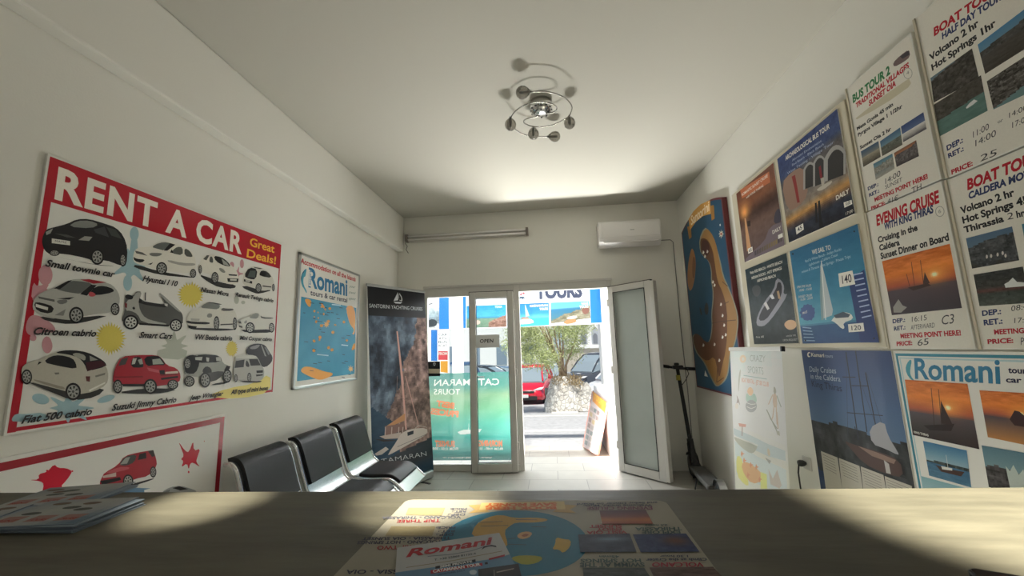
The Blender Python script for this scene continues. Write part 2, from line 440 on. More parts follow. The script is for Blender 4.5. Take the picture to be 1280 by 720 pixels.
# counter
M['wood'] = mat('grey_wood_vinyl', (0.085, 0.078, 0.056), 0.5, noise=.22, nscale=5, bump=.10, bscale=9, stretch=(1.0, 5, 4), spec=.25)
cnt = thing('counter', 'long counter with grey wood grain worktop across the foreground', 'counter', (-.15, .65, 0))
CZ = 1.08
bm = NB()
f0, f1 = on_z(-30, 615.5, CZ), on_z(1310, 608.5, CZ)
prism(bm, [(f0.x, f0.y, CZ - .04), (-.113, 1.033, CZ - .04), (f1.x, f1.y, CZ - .04), (1.05, .30, CZ - .04), (f0.x, .30, CZ - .04)], (0, 0, .04))
obj('worktop', bm, M['wood'], cnt, bevel=.004)
obj('front_panel', box(NB(), (-1.48, .93, .08), (.98, .96, CZ - .04)), M['board'], cnt)
bm = NB()
for x in (-1.48, -.25, .95): box(bm, (x, .34, 0), (x + .03, .93, CZ - .04))
obj('side_panel', bm, M['board'], cnt)
obj('shelf', box(NB(), (-1.45, .36, .50), (.95, .93, .53)), M['board'], cnt)
# ------------------------------------------------------------------ posters on the left wall
KL = 1.2
def wall_sheet(root, X, left, m, k=KL):
    """a Sheet on the left (looking to +x) or right (looking to -x) wall"""
    return Sheet(root, (X, 0, 0), (0, 1, 0) if left else (0, -1, 0), (0, 0, 1), m, k)
def panel(root, X0, X1, y0, y1, z0, z1, m=None, name='panel'):
    return obj(name, box(NB(), (min(X0, X1), y0, z0), (max(X0, X1), y1, z1)), m or M['board'], root, bevel=.001)
def rect(s, c, y0, y1, z0, z1):
    """rectangle given by world y and z"""
    s.layer += 1
    sg = s.U.y
    s.face([(sg * y0, z0), (sg * y1, z0), (sg * y1, z1), (sg * y0, z1)], c)
def border(s, c, y0, y1, z0, z1, w):
    rect(s, c, y0, y1, z1 - w, z1); rect(s, c, y0, y1, z0, z0 + w); rect(s, c, y0, y0 + w, z0, z1); rect(s, c, y1 - w, y1, z0, z1)
def one(s):
    if s.name == 'paint_splash': s.begin(s.name)
def burst(s, c, cx, cy, rx, ry, n=26, seed=1, inner=.72):
    R = random.Random(seed); P = []
    for i in range(n * 2):
        a = PI * i / n; k = (inner + R.uniform(-.03, .03)) if i % 2 else R.uniform(.88, 1.05)
        P.append((cx + rx * k * math.cos(a), cy + ry * k * math.sin(a)))
    one(s); s.poly(c, P)
def splat(s, c, cx, cy, rx, ry, n=9, seed=1, arm=1.6, smooth=2):
    R = random.Random(seed); P = []
    for i in range(n):
        a = 2 * PI * i / n; k = R.uniform(1.05, arm); d = .16
        for aa, kk in ((a - .30, .62), (a - d * .6, k * .8), (a, k), (a + d * .6, k * .8), (a + .30, .62)):
            P.append((cx + rx * kk * math.cos(aa), cy + ry * kk * math.sin(aa)))
    one(s); s.poly(c, P, smooth=smooth)

DK, GL, SH = (24, 24, 26), (92, 96, 94), (46, 46, 46)
def car_print(s, body, body_c, parts, wheels, shadow=None, rim=(150, 150, 146)):
    s.begin('car_picture')
    if shadow: s.poly(SH, shadow, smooth=1)
    s.poly(body_c, body, smooth=1)
    for c, pts in parts: s.poly(c, pts, smooth=1 if len(pts) > 4 else 0)
    for w_ in wheels: s.wheel(*w_, rim=rim)

RED, RED2 = (170, 18, 38), (146, 24, 38)
XP = XL + .012
y0, y1, z0, z1 = 1.293, 2.686, 1.172, 2.246
po = thing('poster_board', 'large red-bordered RENT A CAR board with rows of cars on left wall', 'poster', (XL, (y0 + y1) / 2, z0))
panel(po, XL, XP, y0, y1, z0, z1)
s = wall_sheet(po, XP, True, M['gloss'])
s.begin('printed_border'); hdr = s.crop(0, 180, 3.6).uv((198, 252))[1]
rect(s, RED, y0 + .008, y0 + .032, z0 + .008, z1 - .008); rect(s, RED, y1 - .020, y1 - .008, z0 + .008, z1 - .008); rect(s, RED, y0 + .008, y1 - .008, z0 + .010, z0 + .024); rect(s, RED, y0 + .008, y1 - .008, hdr, z1 - .008)
s.begin('title_lettering'); s.crop(0, 0, 1)
W_ = (226, 220, 208)
s.text(W_, 'RENT A CAR', (68, 247), (302, 317), (73, 210), bold=.035, space=1.12)
s.begin('slogan_lettering'); s.crop(180, 220, 3.6)
s.text((232, 178, 60), 'Great', (475, 313), (586, 346), (478, 277), bold=.02); s.text((232, 178, 60), 'Deals!', (461, 364), (592, 397), (465, 328), bold=.02)
s.begin('paint_splash')
BL_, PK, YL, GY = (150, 180, 188), (190, 140, 146), (206, 190, 90), (176, 180, 168)
s.crop(0, 180, 3.6)
splat(s, BL_, 590, 545, 70, 75, 7, 3, 1.5); s.ell(BL_, 604, 405, 20, 32); s.poly(BL_, [(592, 420), (617, 425), (622, 500), (580, 500)])
s.ell(BL_, 574, 625, 20, 36)
s.ell(PK, 204, 590, 32, 46); s.poly(PK, [(150, 640), (225, 650), (215, 720), (145, 720)], smooth=1)
s.crop(30, 335, 7.2)
s.poly(PK, [(40, 430), (130, 420), (270, 510), (290, 590), (200, 570), (60, 620), (5, 560)], smooth=2); s.ell(PK, 205, 690, 45, 75); s.ell(PK, 75, 630, 25, 26)
s.poly(PK, [(80, 120), (120, 170), (240, 120), (160, 260), (60, 300)], smooth=1)
burst(s, YL, 775, 635, 145, 150, 30, 2)
s.crop(180, 220, 3.6); burst(s, YL, 210, 535, 62, 60, 26, 3)
s.ell(PK, 395, 400, 10, 14); s.ell(PK, 440, 395, 9, 20); splat(s, PK, 418, 440, 22, 24, 5, 5)
s.crop(180, 360, 4); burst(s, YL, 438, 303, 32, 44, 22, 5)
s.poly((222, 206, 120), [(300, 545), (420, 500), (545, 480), (632, 425), (632, 520), (480, 555)], smooth=1)
splat(s, GY, 150, 290, 62, 55, 8, 4, 1.5); s.poly(GY, [(70, 300), (220, 300), (205, 360), (60, 350)], smooth=1); s.ell(GY, 462, 60, 12, 20); s.ell(GY, 495, 72, 10, 9)
s.crop(10, 420, 6.546)
splat(s, BL_, 490, 590, 150, 95, 8, 6, 1.6); s.ell(BL_, 265, 515, 72, 42, rot=.25); s.ell(BL_, 800, 515, 75, 26, rot=-.3); s.poly(BL_, [(25, 680), (60, 635), (140, 640), (300, 625), (330, 690), (40, 705)], smooth=1)
s.ell(PK, 320, 80, 42, 62); s.ell(PK, 205, 15, 26, 26)
# cars, one by one
s.crop(0, 180, 3.6)
car_print(s, [(190, 420), (205, 385), (240, 375), (300, 360), (345, 338), (400, 337), (470, 358), (520, 375), (555, 412), (574, 470), (568, 545), (548, 550), (470, 520), (420, 530), (395, 515), (280, 492), (225, 498), (200, 480), (188, 450)], (30, 30, 33),
  [((128, 130, 126), [(304, 372), (345, 345), (405, 345), (445, 362), (410, 380)]), ((60, 64, 62), [(478, 374), (520, 385), (548, 428), (500, 412)]), ((150, 150, 144), [(205, 396), (238, 379), (226, 402), (208, 410)]), ((140, 140, 134), [(352, 432), (380, 415), (415, 418), (400, 436)]),
   ((70, 70, 70), [(245, 402), (300, 408), (340, 422), (300, 420)]), ((60, 60, 64), [(420, 385), (470, 372), (490, 420), (430, 400)]), ((205, 204, 196), [(232, 425), (314, 437), (314, 456), (232, 446)])],
  [(244, 490, 24, 14), (437, 508, 30, 36), (552, 522, 14, 30)], [(200, 495), (400, 540), (540, 552), (420, 545)])
s.text((70, 70, 70), 'MATIZ', (246, 441), (298, 448), (247, 432))
s.crop(150, 280, 9)
WH = (214, 211, 200)
car_print(s, [(145, 350), (165, 290), (215, 262), (340, 255), (440, 205), (520, 198), (620, 215), (700, 250), (800, 310), (850, 395), (855, 490), (790, 560), (540, 530), (420, 530), (400, 505), (200, 455), (145, 420)], WH,
  [(GL, [(348, 258), (440, 210), (530, 204), (600, 235), (500, 300), (420, 280)]), (DK, [(490, 300), (560, 215), (620, 232), (530, 300)]), ((88, 90, 86), [(585, 300), (640, 255), (702, 262), (704, 355), (580, 330)]), ((80, 82, 78), [(722, 268), (780, 300), (812, 350), (810, 375), (722, 360)]),
   (DK, [(560, 320), (580, 285), (600, 330)]), ((110, 110, 106), [(318, 325), (440, 325), (480, 335), (430, 365), (345, 362)]), ((90, 90, 88), [(165, 300), (250, 320), (305, 358), (180, 330)]), (DK, [(145, 365), (180, 392), (285, 400), (240, 438), (160, 418)]),
   (DK, [(310, 452), (370, 432), (345, 458)]), ((160, 158, 150), [(530, 400), (700, 440), (845, 440), (840, 470), (700, 470), (540, 430)])],
  [(465, 500, 62, 72), (820, 555, 34, 50)], [(145, 490), (170, 450), (420, 530), (850, 600), (780, 605), (450, 575)])
s.crop(240, 305, 9)
car_print(s, [(75, 240), (100, 170), (160, 120), (260, 118), (350, 160), (440, 240), (500, 300), (530, 390), (520, 440), (420, 460), (300, 410), (220, 350), (120, 320), (80, 300)], WH,
  [(DK, [(238, 130), (330, 148), (395, 195), (440, 258), (350, 242), (265, 195)]), ((150, 152, 146), [(330, 165), (385, 205), (420, 250), (350, 230)]), ((80, 82, 78), [(122, 170), (165, 125), (192, 128), (160, 185)]), ((80, 82, 78), [(190, 180), (205, 135), (230, 150), (236, 215), (195, 205)]),
   ((130, 132, 124), [(300, 265), (350, 280), (378, 322), (340, 325), (305, 295)]), (DK, [(405, 338), (505, 345), (500, 360), (415, 355)]), (DK, [(392, 385), (520, 390), (515, 430), (400, 425)]), ((190, 190, 180), [(425, 392), (500, 395), (498, 415), (425, 412)])],
  [(255, 380, 40, 66), (90, 285, 18, 48)], [(65, 340), (200, 380), (300, 430), (500, 460), (470, 505), (300, 490), (180, 430)])
car_print(s, [(565, 400), (580, 340), (640, 255), (720, 248), (820, 280), (890, 350), (925, 430), (920, 510), (780, 530), (720, 505), (600, 470), (565, 440)], (200, 198, 188),
  [(DK, [(578, 360), (640, 260), (735, 285), (715, 400), (640, 395)]), ((70, 80, 78), [(650, 300), (715, 300), (705, 380), (620, 370)]), (DK, [(755, 330), (780, 295), (850, 310), (900, 385), (760, 360)]), (DK, [(580, 395), (675, 420), (672, 448), (580, 420)]), ((180, 180, 172), [(598, 402), (650, 415), (648, 432), (598, 420)]),
   (DK, [(690, 258), (790, 275), (760, 282), (700, 268)]), ((60, 60, 58), [(790, 465), (890, 478), (888, 490), (790, 480)])],
  [(745, 495, 34, 54), (912, 490, 16, 42)], [(540, 480), (620, 470), (920, 515), (760, 560), (700, 555)])
s.crop(30, 335, 7.2)
SV = (168, 168, 162)
car_print(s, [(70, 330), (90, 270), (150, 220), (260, 180), (400, 105), (560, 98), (760, 135), (820, 180), (858, 250), (855, 330), (800, 400), (560, 425), (430, 470), (330, 462), (190, 440), (80, 390)], SV,
  [((94, 96, 94), [(262, 185), (400, 112), (560, 125), (620, 150), (520, 235), (390, 220)]), (DK, [(260, 185), (390, 115), (430, 108), (320, 190)]), (DK, [(500, 235), (600, 150), (650, 155), (560, 250)]), (DK, [(580, 230), (640, 165), (720, 160), (805, 190), (800, 220), (650, 248)]), ((150, 36, 46), [(500, 105), (580, 100), (740, 130), (620, 142)]),
   ((176, 74, 80), [(575, 225), (600, 210), (648, 240), (620, 260), (580, 255)]), (DK, [(80, 310), (150, 310), (270, 350), (240, 415), (110, 390)]), ((205, 203, 196), [(100, 322), (212, 355), (208, 382), (100, 350)]), ((90, 90, 88), [(120, 255), (270, 285), (270, 305), (130, 275)]), ((110, 110, 108), [(290, 290), (380, 280), (388, 310), (330, 330), (295, 315)]),
   (DK, [(290, 275), (450, 262), (400, 285)]), ((120, 120, 116), [(270, 425), (370, 370), (350, 430)])],
  [(465, 425, 66, 76), (815, 370, 40, 56)], [(120, 430), (300, 462), (780, 420), (600, 475), (420, 510), (200, 480)])
s.crop(140, 350, 9)
car_print(s, [(105, 440), (140, 340), (135, 260), (150, 180), (240, 175), (260, 130), (330, 130), (300, 230), (530, 270), (600, 265), (520, 150), (545, 148), (660, 260), (760, 345), (795, 400), (790, 510), (640, 515), (300, 500), (110, 470)], (84, 84, 82),
  [((160, 160, 154), [(150, 240), (240, 190), (265, 138), (330, 138), (290, 240), (310, 350), (370, 430), (480, 465), (610, 490), (600, 505), (330, 480), (280, 380), (200, 345), (145, 345)]), (DK, [(140, 180), (170, 158), (240, 185), (215, 225), (150, 210)]), (DK, [(300, 205), (335, 235), (320, 265), (292, 255)]),
   ((150, 150, 146), [(512, 155), (545, 148), (700, 290), (780, 370), (740, 355), (640, 270)]), ((60, 60, 60), [(365, 140), (376, 140), (374, 232), (362, 230)]), ((40, 40, 42), [(310, 235), (530, 270), (640, 300), (560, 310), (310, 270)]), (DK, [(220, 315), (240, 298), (255, 318), (240, 338)]),
   (DK, [(300, 480), (640, 505), (630, 525), (300, 505)]), ((110, 40, 44), [(135, 255), (165, 265), (160, 320), (138, 300)]), ((190, 190, 186), [(580, 262), (620, 270), (618, 300), (590, 290)])],
  [(205, 475, 86, 82), (712, 508, 70, 70)], None, (186, 186, 180))
s.crop(220, 365, 9.846)
car_print(s, [(120, 360), (135, 290), (160, 240), (280, 200), (350, 135), (420, 122), (545, 150), (550, 210), (700, 205), (745, 290), (745, 400), (540, 410), (470, 440), (300, 420), (150, 420)], (206, 204, 194),
  [((120, 124, 120), [(285, 195), (355, 138), (420, 130), (540, 152), (520, 215), (400, 205)]), ((64, 64, 64), [(350, 135), (420, 122), (560, 150), (545, 160), (420, 134)]), ((96, 96, 94), [(545, 235), (560, 195), (620, 205), (708, 205), (690, 232)]), ((46, 46, 46), [(120, 350), (200, 365), (410, 370), (405, 400), (200, 395), (122, 380)]),
   ((170, 170, 164), [(175, 325), (285, 330), (280, 358), (178, 352)]), ((130, 132, 126), [(370, 290), (395, 260), (440, 270), (435, 310), (385, 318)]), (DK, [(140, 410), (250, 425), (235, 455), (150, 445)]), ((60, 60, 60), [(540, 395), (690, 388), (690, 402), (540, 410)])],
  [(492, 385, 36, 88), (718, 390, 26, 78)], [(118, 455), (250, 440), (740, 455), (700, 470), (480, 480)])
car_print(s, [(760, 400), (770, 350), (880, 310), (960, 255), (1020, 262), (1040, 320), (1190, 325), (1205, 420), (1130, 460), (960, 465), (860, 470), (790, 450)], (206, 205, 197),
  [((140, 142, 136), [(890, 312), (960, 258), (1020, 265), (1000, 330), (920, 325)]), ((96, 96, 94), [(1045, 330), (1030, 285), (1060, 310), (1190, 315), (1190, 330)]), ((90, 90, 88), [(760, 360), (790, 360), (800, 390), (765, 385)]), ((100, 100, 98), [(765, 410), (810, 420), (810, 445), (770, 430)]), ((150, 150, 146), [(830, 370), (860, 345), (870, 375), (840, 390)])],
  [(905, 440, 56, 68), (1170, 440, 34, 60)], [(770, 455), (1190, 460), (1190, 500), (860, 505)], (178, 178, 172))
s.crop(10, 420, 6.546)
car_print(s, [(100, 290), (115, 240), (190, 205), (250, 200), (330, 150), (400, 130), (520, 112), (640, 130), (740, 180), (800, 250), (818, 330), (800, 400), (700, 455), (560, 480), (460, 450), (190, 380), (110, 350)], (176, 172, 160),
  [(DK, [(280, 215), (340, 165), (420, 155), (520, 180), (550, 225), (555, 272), (400, 245)]), (DK, [(370, 138), (440, 118), (530, 115), (650, 135), (740, 180), (790, 215), (800, 250), (640, 290), (620, 230), (570, 175), (480, 150)]), ((150, 150, 140), [(510, 150), (560, 135), (630, 160), (625, 205), (580, 185)]), ((140, 140, 132), [(660, 160), (730, 195), (665, 205)]),
   ((60, 18, 28), [(630, 215), (760, 200), (800, 240), (640, 290)]), (DK, [(232, 240), (245, 210), (270, 215)]), ((90, 40, 38), [(628, 330), (665, 330), (662, 375), (635, 370)]), ((120, 118, 110), [(705, 325), (790, 300), (785, 318), (710, 338)]), ((215, 213, 206), [(655, 440), (790, 375), (785, 390), (660, 455)]), ((140, 134, 122), [(200, 350), (400, 405), (460, 420), (450, 445), (210, 370)]), ((110, 108, 102), [(370, 300), (410, 298), (412, 312), (380, 316)])],
  [(145, 335, 44, 62), (525, 455, 64, 72)], [(110, 360), (470, 440), (800, 420), (720, 500), (520, 530), (300, 440)])
s.crop(130, 430, 8)
car_print(s, [(78, 350), (100, 240), (165, 125), (320, 110), (520, 110), (570, 140), (620, 215), (720, 240), (762, 310), (745, 390), (540, 420), (470, 430), (380, 410), (200, 415), (90, 390)], (156, 30, 44),
  [((64, 62, 62), [(135, 220), (165, 150), (235, 135), (205, 205)]), (DK, [(255, 235), (275, 130), (370, 130), (390, 220), (370, 238)]), ((176, 176, 168), [(268, 205), (280, 145), (320, 142), (300, 200)]), ((150, 150, 144), [(330, 160), (370, 145), (382, 200), (350, 205)]), (DK, [(385, 130), (525, 115), (570, 145), (615, 215), (500, 210), (415, 225)]), ((160, 166, 158), [(475, 155), (550, 145), (590, 200), (480, 205)]),
   ((120, 24, 34), [(545, 300), (740, 290), (720, 310), (560, 318)]), ((200, 180, 170), [(605, 280), (730, 270), (735, 292), (605, 300)]), (DK, [(545, 265), (600, 260), (598, 305), (552, 300)]), (DK, [(560, 340), (730, 318), (735, 338), (565, 360)]), ((176, 76, 84), [(420, 235), (540, 260), (545, 290), (440, 270)]), (DK, [(170, 400), (420, 400), (410, 425), (180, 425)]), ((120, 20, 32), [(100, 325), (380, 320), (380, 335), (100, 340)])],
  [(680, 405, 55, 50), (128, 425, 46, 70), (455, 425, 66, 76)], [(85, 490), (400, 440), (740, 450), (600, 490), (400, 500)])
s.crop(220, 425, 9)
car_print(s, [(80, 350), (85, 220), (180, 170), (340, 155), (490, 175), (520, 265), (590, 290), (600, 330), (520, 370), (400, 390), (230, 420), (90, 390)], (150, 152, 146),
  [(DK, [(85, 350), (90, 200), (160, 165), (240, 180), (260, 260), (210, 380), (120, 380)]), (DK, [(190, 200), (260, 160), (490, 175), (510, 250), (200, 260)]), ((176, 178, 172), [(205, 195), (290, 190), (280, 230), (210, 225)]), ((176, 178, 172), [(330, 195), (365, 200), (360, 245), (335, 240)]), ((176, 178, 172), [(440, 195), (495, 190), (500, 235), (445, 235)]), (DK, [(285, 340), (330, 290), (390, 320), (395, 390), (300, 380)]), (DK, [(530, 345), (560, 290), (605, 295), (590, 330)]),
   ((70, 70, 70), [(240, 390), (530, 340), (520, 400), (420, 470), (300, 460)])],
  [(120, 265, 42, 66), (140, 465, 60, 62), (318, 450, 62, 86), (568, 405, 50, 76)], [(370, 510), (460, 480), (600, 470), (520, 500)])
car_print(s, [(778, 160), (790, 90), (840, 50), (930, 38), (1000, 60), (1040, 130), (1080, 190), (1070, 250), (1000, 310), (930, 290), (880, 180)], (58, 56, 60),
  [((140, 138, 138), [(820, 80), (920, 50), (940, 60), (900, 100), (830, 105)]), ((150, 150, 148), [(945, 55), (960, 60), (1010, 185), (990, 180)]), ((120, 122, 124), [(985, 80), (1010, 85), (1050, 160), (1030, 170)])], [])
car_print(s, [(635, 400), (640, 290), (670, 190), (760, 165), (880, 170), (920, 210), (945, 280), (985, 330), (980, 430), (930, 465), (820, 460), (650, 450)], (170, 170, 164),
  [((60, 60, 62), [(650, 315), (665, 235), (762, 220), (752, 305)]), ((60, 60, 62), [(772, 270), (785, 220), (815, 270), (818, 305), (780, 300)]), ((50, 50, 52), [(812, 215), (910, 215), (945, 285), (830, 290)]), (DK, [(895, 345), (970, 340), (968, 368), (898, 372)]), (DK, [(890, 390), (970, 385), (965, 400), (895, 410)]), ((200, 200, 192), [(660, 190), (760, 168), (880, 172), (915, 205), (670, 212)])],
  [(665, 430, 20, 44), (815, 420, 24, 52)], [(690, 460), (960, 455), (940, 480), (760, 480)])
s.begin('caption_lettering')
CK = (36, 34, 36); kw = dict(bold=.03, shear=.22)
s.crop(0, 180, 3.6).text(CK, 'Small townie car', (197, 549), (510, 600), (203, 520), **kw)
s.crop(150, 280, 9).text(CK, 'Hyuntai I 10', (238, 640), (632, 702), (252, 580), **kw)
s.crop(240, 305, 9); s.text(CK, 'Nissan Micra', (85, 535), (400, 588), (92, 485), **kw); s.text(CK, 'Renault Twingo cabrio', (478, 588), (905, 658), (485, 545), **kw)
s.crop(30, 335, 7.2).text(CK, 'Citroen cabrio', (70, 598), (635, 617), (85, 535), **kw)
s.crop(140, 350, 9).text(CK, 'Smart Cars', (288, 650), (660, 662), (305, 585), **kw)
s.crop(220, 365, 9.846); s.text(CK, 'VW Beetle cabrio', (222, 583), (680, 598), (225, 522), **kw); s.text(CK, 'Mini Cooper cabrio', (772, 587), (1170, 605), (778, 542), **kw)
s.crop(10, 420, 6.546).text(CK, 'Fiat 500 cabrio', (95, 717), (672, 643), (112, 655), **kw)
s.crop(130, 430, 8).text(CK, 'Suzuki Jimny Cabrio', (62, 668), (710, 582), (75, 605), **kw)
s.crop(220, 425, 9); s.text(CK, 'Jeep Wrangler', (135, 678), (515, 625), (150, 625), **kw); s.text(CK, 'All type of mini buses', (605, 612), (1025, 560), (612, 562), **kw)
s.end()

# board with red splats, lower left
y0, y1, z0, z1 = 0.86, 2.290, 0.42, 1.097
po = thing('poster_board', 'white board with two red paint splats and red jeep, low on left wall', 'poster', (XL, (y0 + y1) / 2, z0))
panel(po, XL, XP, y0, y1, z0, z1)
s = wall_sheet(po, XP, True, M['gloss'])
s.begin('printed_border'); border(s, RED2, y0 + .016, y1 - .016, z0 + .016, z1 - .016, .030)
s.begin('red_splat'); s.crop(0, 500, 4)
s.poly((186, 14, 44), [(142, 400), (195, 398), (192, 370), (235, 360), (270, 320), (290, 340), (330, 340), (362, 355), (345, 385), (320, 415), (305, 430), (322, 470), (300, 440), (270, 452), (225, 448), (210, 462), (220, 420), (200, 405)], smooth=1)
s.ell((186, 14, 44), 361, 356, 5, 4); s.ell((186, 14, 44), 235, 353, 6, 4)
s.begin('red_splat')
s.poly((176, 30, 48), [(890, 205), (925, 255), (945, 262), (966, 200), (968, 255), (1002, 242), (985, 290), (980, 310), (1003, 338), (965, 312), (950, 318), (943, 350), (935, 315), (905, 338), (918, 305), (903, 296), (920, 280), (905, 240)], smooth=1)
s.ell((176, 30, 48), 943, 360, 4, 6); s.ell((176, 30, 48), 1021, 206, 2, 3)
car_print(s, [(498, 410), (510, 385), (520, 365), (590, 325), (620, 280), (690, 262), (765, 250), (780, 290), (785, 330), (745, 380), (670, 395), (600, 432), (530, 440), (500, 430)], (150, 32, 44),
  [((66, 68, 66), [(592, 325), (622, 283), (685, 270), (672, 312), (630, 330)]), ((150, 154, 148), [(600, 322), (628, 288), (650, 285), (635, 318)]), (DK, [(688, 300), (697, 270), (730, 262), (732, 292)]), ((60, 50, 50), [(738, 255), (766, 250), (775, 280), (760, 285)]), (DK, [(500, 405), (600, 385), (605, 400), (510, 425)]), ((190, 170, 160), [(512, 380), (580, 362), (580, 382), (515, 390)]), ((178, 80, 86), [(520, 366), (590, 335), (650, 335), (640, 348), (560, 365)])],
  [(530, 442, 34, 20), (640, 405, 26, 33), (765, 360, 16, 28)], [(640, 425), (775, 388), (760, 400), (660, 432)])
car_print(s, [(805, 462), (850, 435), (900, 428), (950, 442), (985, 455), (990, 500), (800, 500)], (150, 152, 152), [(DK, [(860, 440), (895, 431), (940, 445), (900, 452)]), ((110, 112, 112), [(812, 460), (850, 448), (845, 460)])], [])
s.begin('blue_patch'); s.poly((96, 130, 160), [(600, 436), (750, 442), (752, 500), (570, 500), (560, 455)]); s.poly((220, 220, 216), [(720, 450), (752, 442), (754, 500), (724, 500)])
s.end()

# framed island map
y0, y1, z0, z1 = 2.893, 3.892, 1.172, 2.236
po = thing('framed_map', 'framed blue island map poster headed Accommodation on all the Islands', 'poster', (XL, (y0 + y1) / 2, z0))
panel(po, XL, XP, y0 + .01, y1 - .01, z0 + .01, z1 - .01)
bm = NB(); fw = .020
for lo, hi in (((XL, y0, z0), (XP + .008, y0 + fw, z1)), ((XL, y1 - fw, z0), (XP + .008, y1, z1)), ((XL, y0, z0), (XP + .008, y1, z0 + fw)), ((XL, y0, z1 - fw), (XP + .008, y1, z1))): box(bm, lo, hi)
lab(obj('frame', bm, M['steel'], po, bevel=.002), 'thin silver frame')
s = wall_sheet(po, XP, True, M['gloss'])
s.begin('paper'); rect(s, (212, 210, 202), y0 + fw, y1 - fw, z0 + fw, z1 - fw)
s.begin('sea_chart'); zt = s.crop(360, 310, 8).uv((115, 482))[1]
SEA, LAND = (58, 138, 168), (216, 150, 66)
mY0, mY1, mZ0 = y0 + .05, y1 - .05, z0 + .06
s.photo([(mY0, zt), (mY1, zt), (mY1, mZ0), (mY0, mZ0)], lambda S, T: np.array(SEA) + (fbm(S * 5, T * 5, 4) - .5)[..., None] * 26, 30, 30, px=False)
s.begin('islands'); s.crop(355, 300, 3.6)
for P in ([(88, 262), (125, 268), (120, 302), (108, 300)], [(278, 292), (322, 300), (320, 425), (305, 425), (318, 405), (296, 380), (285, 340)], [(318, 455), (322, 490), (300, 500)], [(72, 590), (88, 568), (130, 572), (180, 592), (222, 598), (215, 612), (165, 632), (135, 622), (95, 605)], [(160, 275), (185, 300), (178, 312)]):
    s.poly(LAND, P, smooth=2)
R = random.Random(7)
for i in range(26):
    x, y = R.uniform(125, 290), R.uniform(300, 520); r_ = R.uniform(3, 8)
    s.ell(LAND, x, y, r_, r_ * R.uniform(.6, 1.2), 7, rot=R.uniform(0, 3))
for (x, y) in ((190, 380), (300, 580)): burst(s, (210, 170, 110), x, y, 16, 18, 8, 3, .4)
s.begin('place_name_lettering')
for i in range(30):
    x, y = R.uniform(85, 290), R.uniform(275, 620); s.layer = 8; L = R.uniform(10, 18)
    s.line((30, 40, 60), [(x, y), (x + L, y + L * .12)], 3)
for (x, y, L) in ((148, 515, 52), (215, 290, 40), (258, 472, 30)): s.line((190, 215, 225), [(x, y), (x + L, y + L * .1)], 5)
s.begin('heading_lettering'); s.crop(360, 310, 8)
s.text((176, 40, 52), 'Accommodation on all the Islands', (125, 150), (675, 335), (130, 100), bold=.03)
s.begin('logo_lettering'); s.text((44, 112, 152), 'Romani', (203, 385), (592, 476), (207, 200), bold=.03)
s.poly((212, 210, 202), [(206, 215), (232, 222), (232, 385), (206, 380)]); s.text((44, 112, 152), 'tours', (226, 372), (229, 220), (208, 370), bold=.02)
s.text((34, 34, 60), 'tours & car rental', (222, 470), (592, 545), (224, 418), bold=.018)
for i, t in enumerate(('your', 'travel', 'agent')): s.text((92, 120, 110), t, (612 - i * 4, 390 + i * 60 + 2), (672, 402 + i * 60), (614, 368 + i * 60), shear=.3)
s.begin('dolphin_mark'); s.poly((70, 150, 172), [(178, 205), (186, 215), (172, 290), (160, 285), (150, 330), (160, 380), (185, 425), (188, 455), (178, 445), (165, 418), (135, 370), (125, 300), (145, 240)], smooth=1)
s.poly((34, 84, 112), [(176, 212), (140, 270), (134, 340), (128, 300), (146, 242)])
s.end()
# ------------------------------------------------------------------ boards and posters on the right wall
KR = 1.2
def rboard(name, label, y0, y1, z0, z1, th=.022, m=None, cat='poster', bevel=.002):
    """y0 = far edge"""
    po = thing(name, label, cat, (XR, (y0 + y1) / 2, z0))
    obj('panel', box(NB(), (XR - th, min(y0, y1), z0), (XR - .002, max(y0, y1), z1)), m or M['board'], po, bevel=bevel)
    return po, wall_sheet(po, XR - th, False, M['print'], KR)
NAVY, GRN, BLK, WHT = (40, 52, 96), (40, 112, 66), (34, 33, 36), (218, 214, 204)
# carved island map with arched top
mp = thing('carved_map', 'blue wooden island map with arched top and dark red rim on right wall', 'map', (XR, 4.27, .93))
s = wall_sheet(mp, XR - .045, False, M['print'], KR)
s.crop(840, 235, 5.54)
uvL, uvR = s.uv((62, 315)), s.uv((378, 40))
out = [s.crop(850, 360, 5.143).uv((108, 636))]
yl, yr = out[0][0], s.crop(0, 0, 1).uv((931, 493))[0]
z_b = out[0][1]; zs = uvL[1]; zt = s.crop(840, 235, 5.54).uv((290, 36))[1]
n = 18; top = []
for i in range(n + 1):
    t = i / n; top.append((yl + (yr - yl) * t, zs + (zt - zs) * (1 - (abs(2 * t - 1)) ** 2.3)))
outl = [(yl, z_b), (yr, z_b)] + top[::-1]
def W3(p, X): return Vector((X, -p[0], p[1]))
obj('panel', prism(NB(), [W3(p, XR - .002) for p in outl], (-.043, 0, 0)), mat('dark_red_rim', (0.13, 0.018, 0.024), .45), mp)
cx, cz = (yl + yr) / 2, (z_b + zt) / 2
s.begin('painted_sea')
inn = [(cx + (p[0] - cx) * .965, cz + (p[1] - cz) * .982) for p in outl]
s.poly((32, 72, 98), inn, px=False)
s.begin('carved_land'); BR, SN = (90, 58, 38), (140, 104, 60); s.crop(840, 235, 5.54)
SUR = (128, 130, 114)
def land(P, c, sm=2): s.poly(c, P, smooth=sm)
s.crop(0, 0, 1)
inner = [(875, 300), (876, 315), (880, 321), (887, 327), (890, 338), (890, 352), (892, 362), (892, 376), (890, 392), (891, 410), (888, 427), (882, 428), (874, 418), (868, 417), (866, 424), (871, 440), (876, 446)]
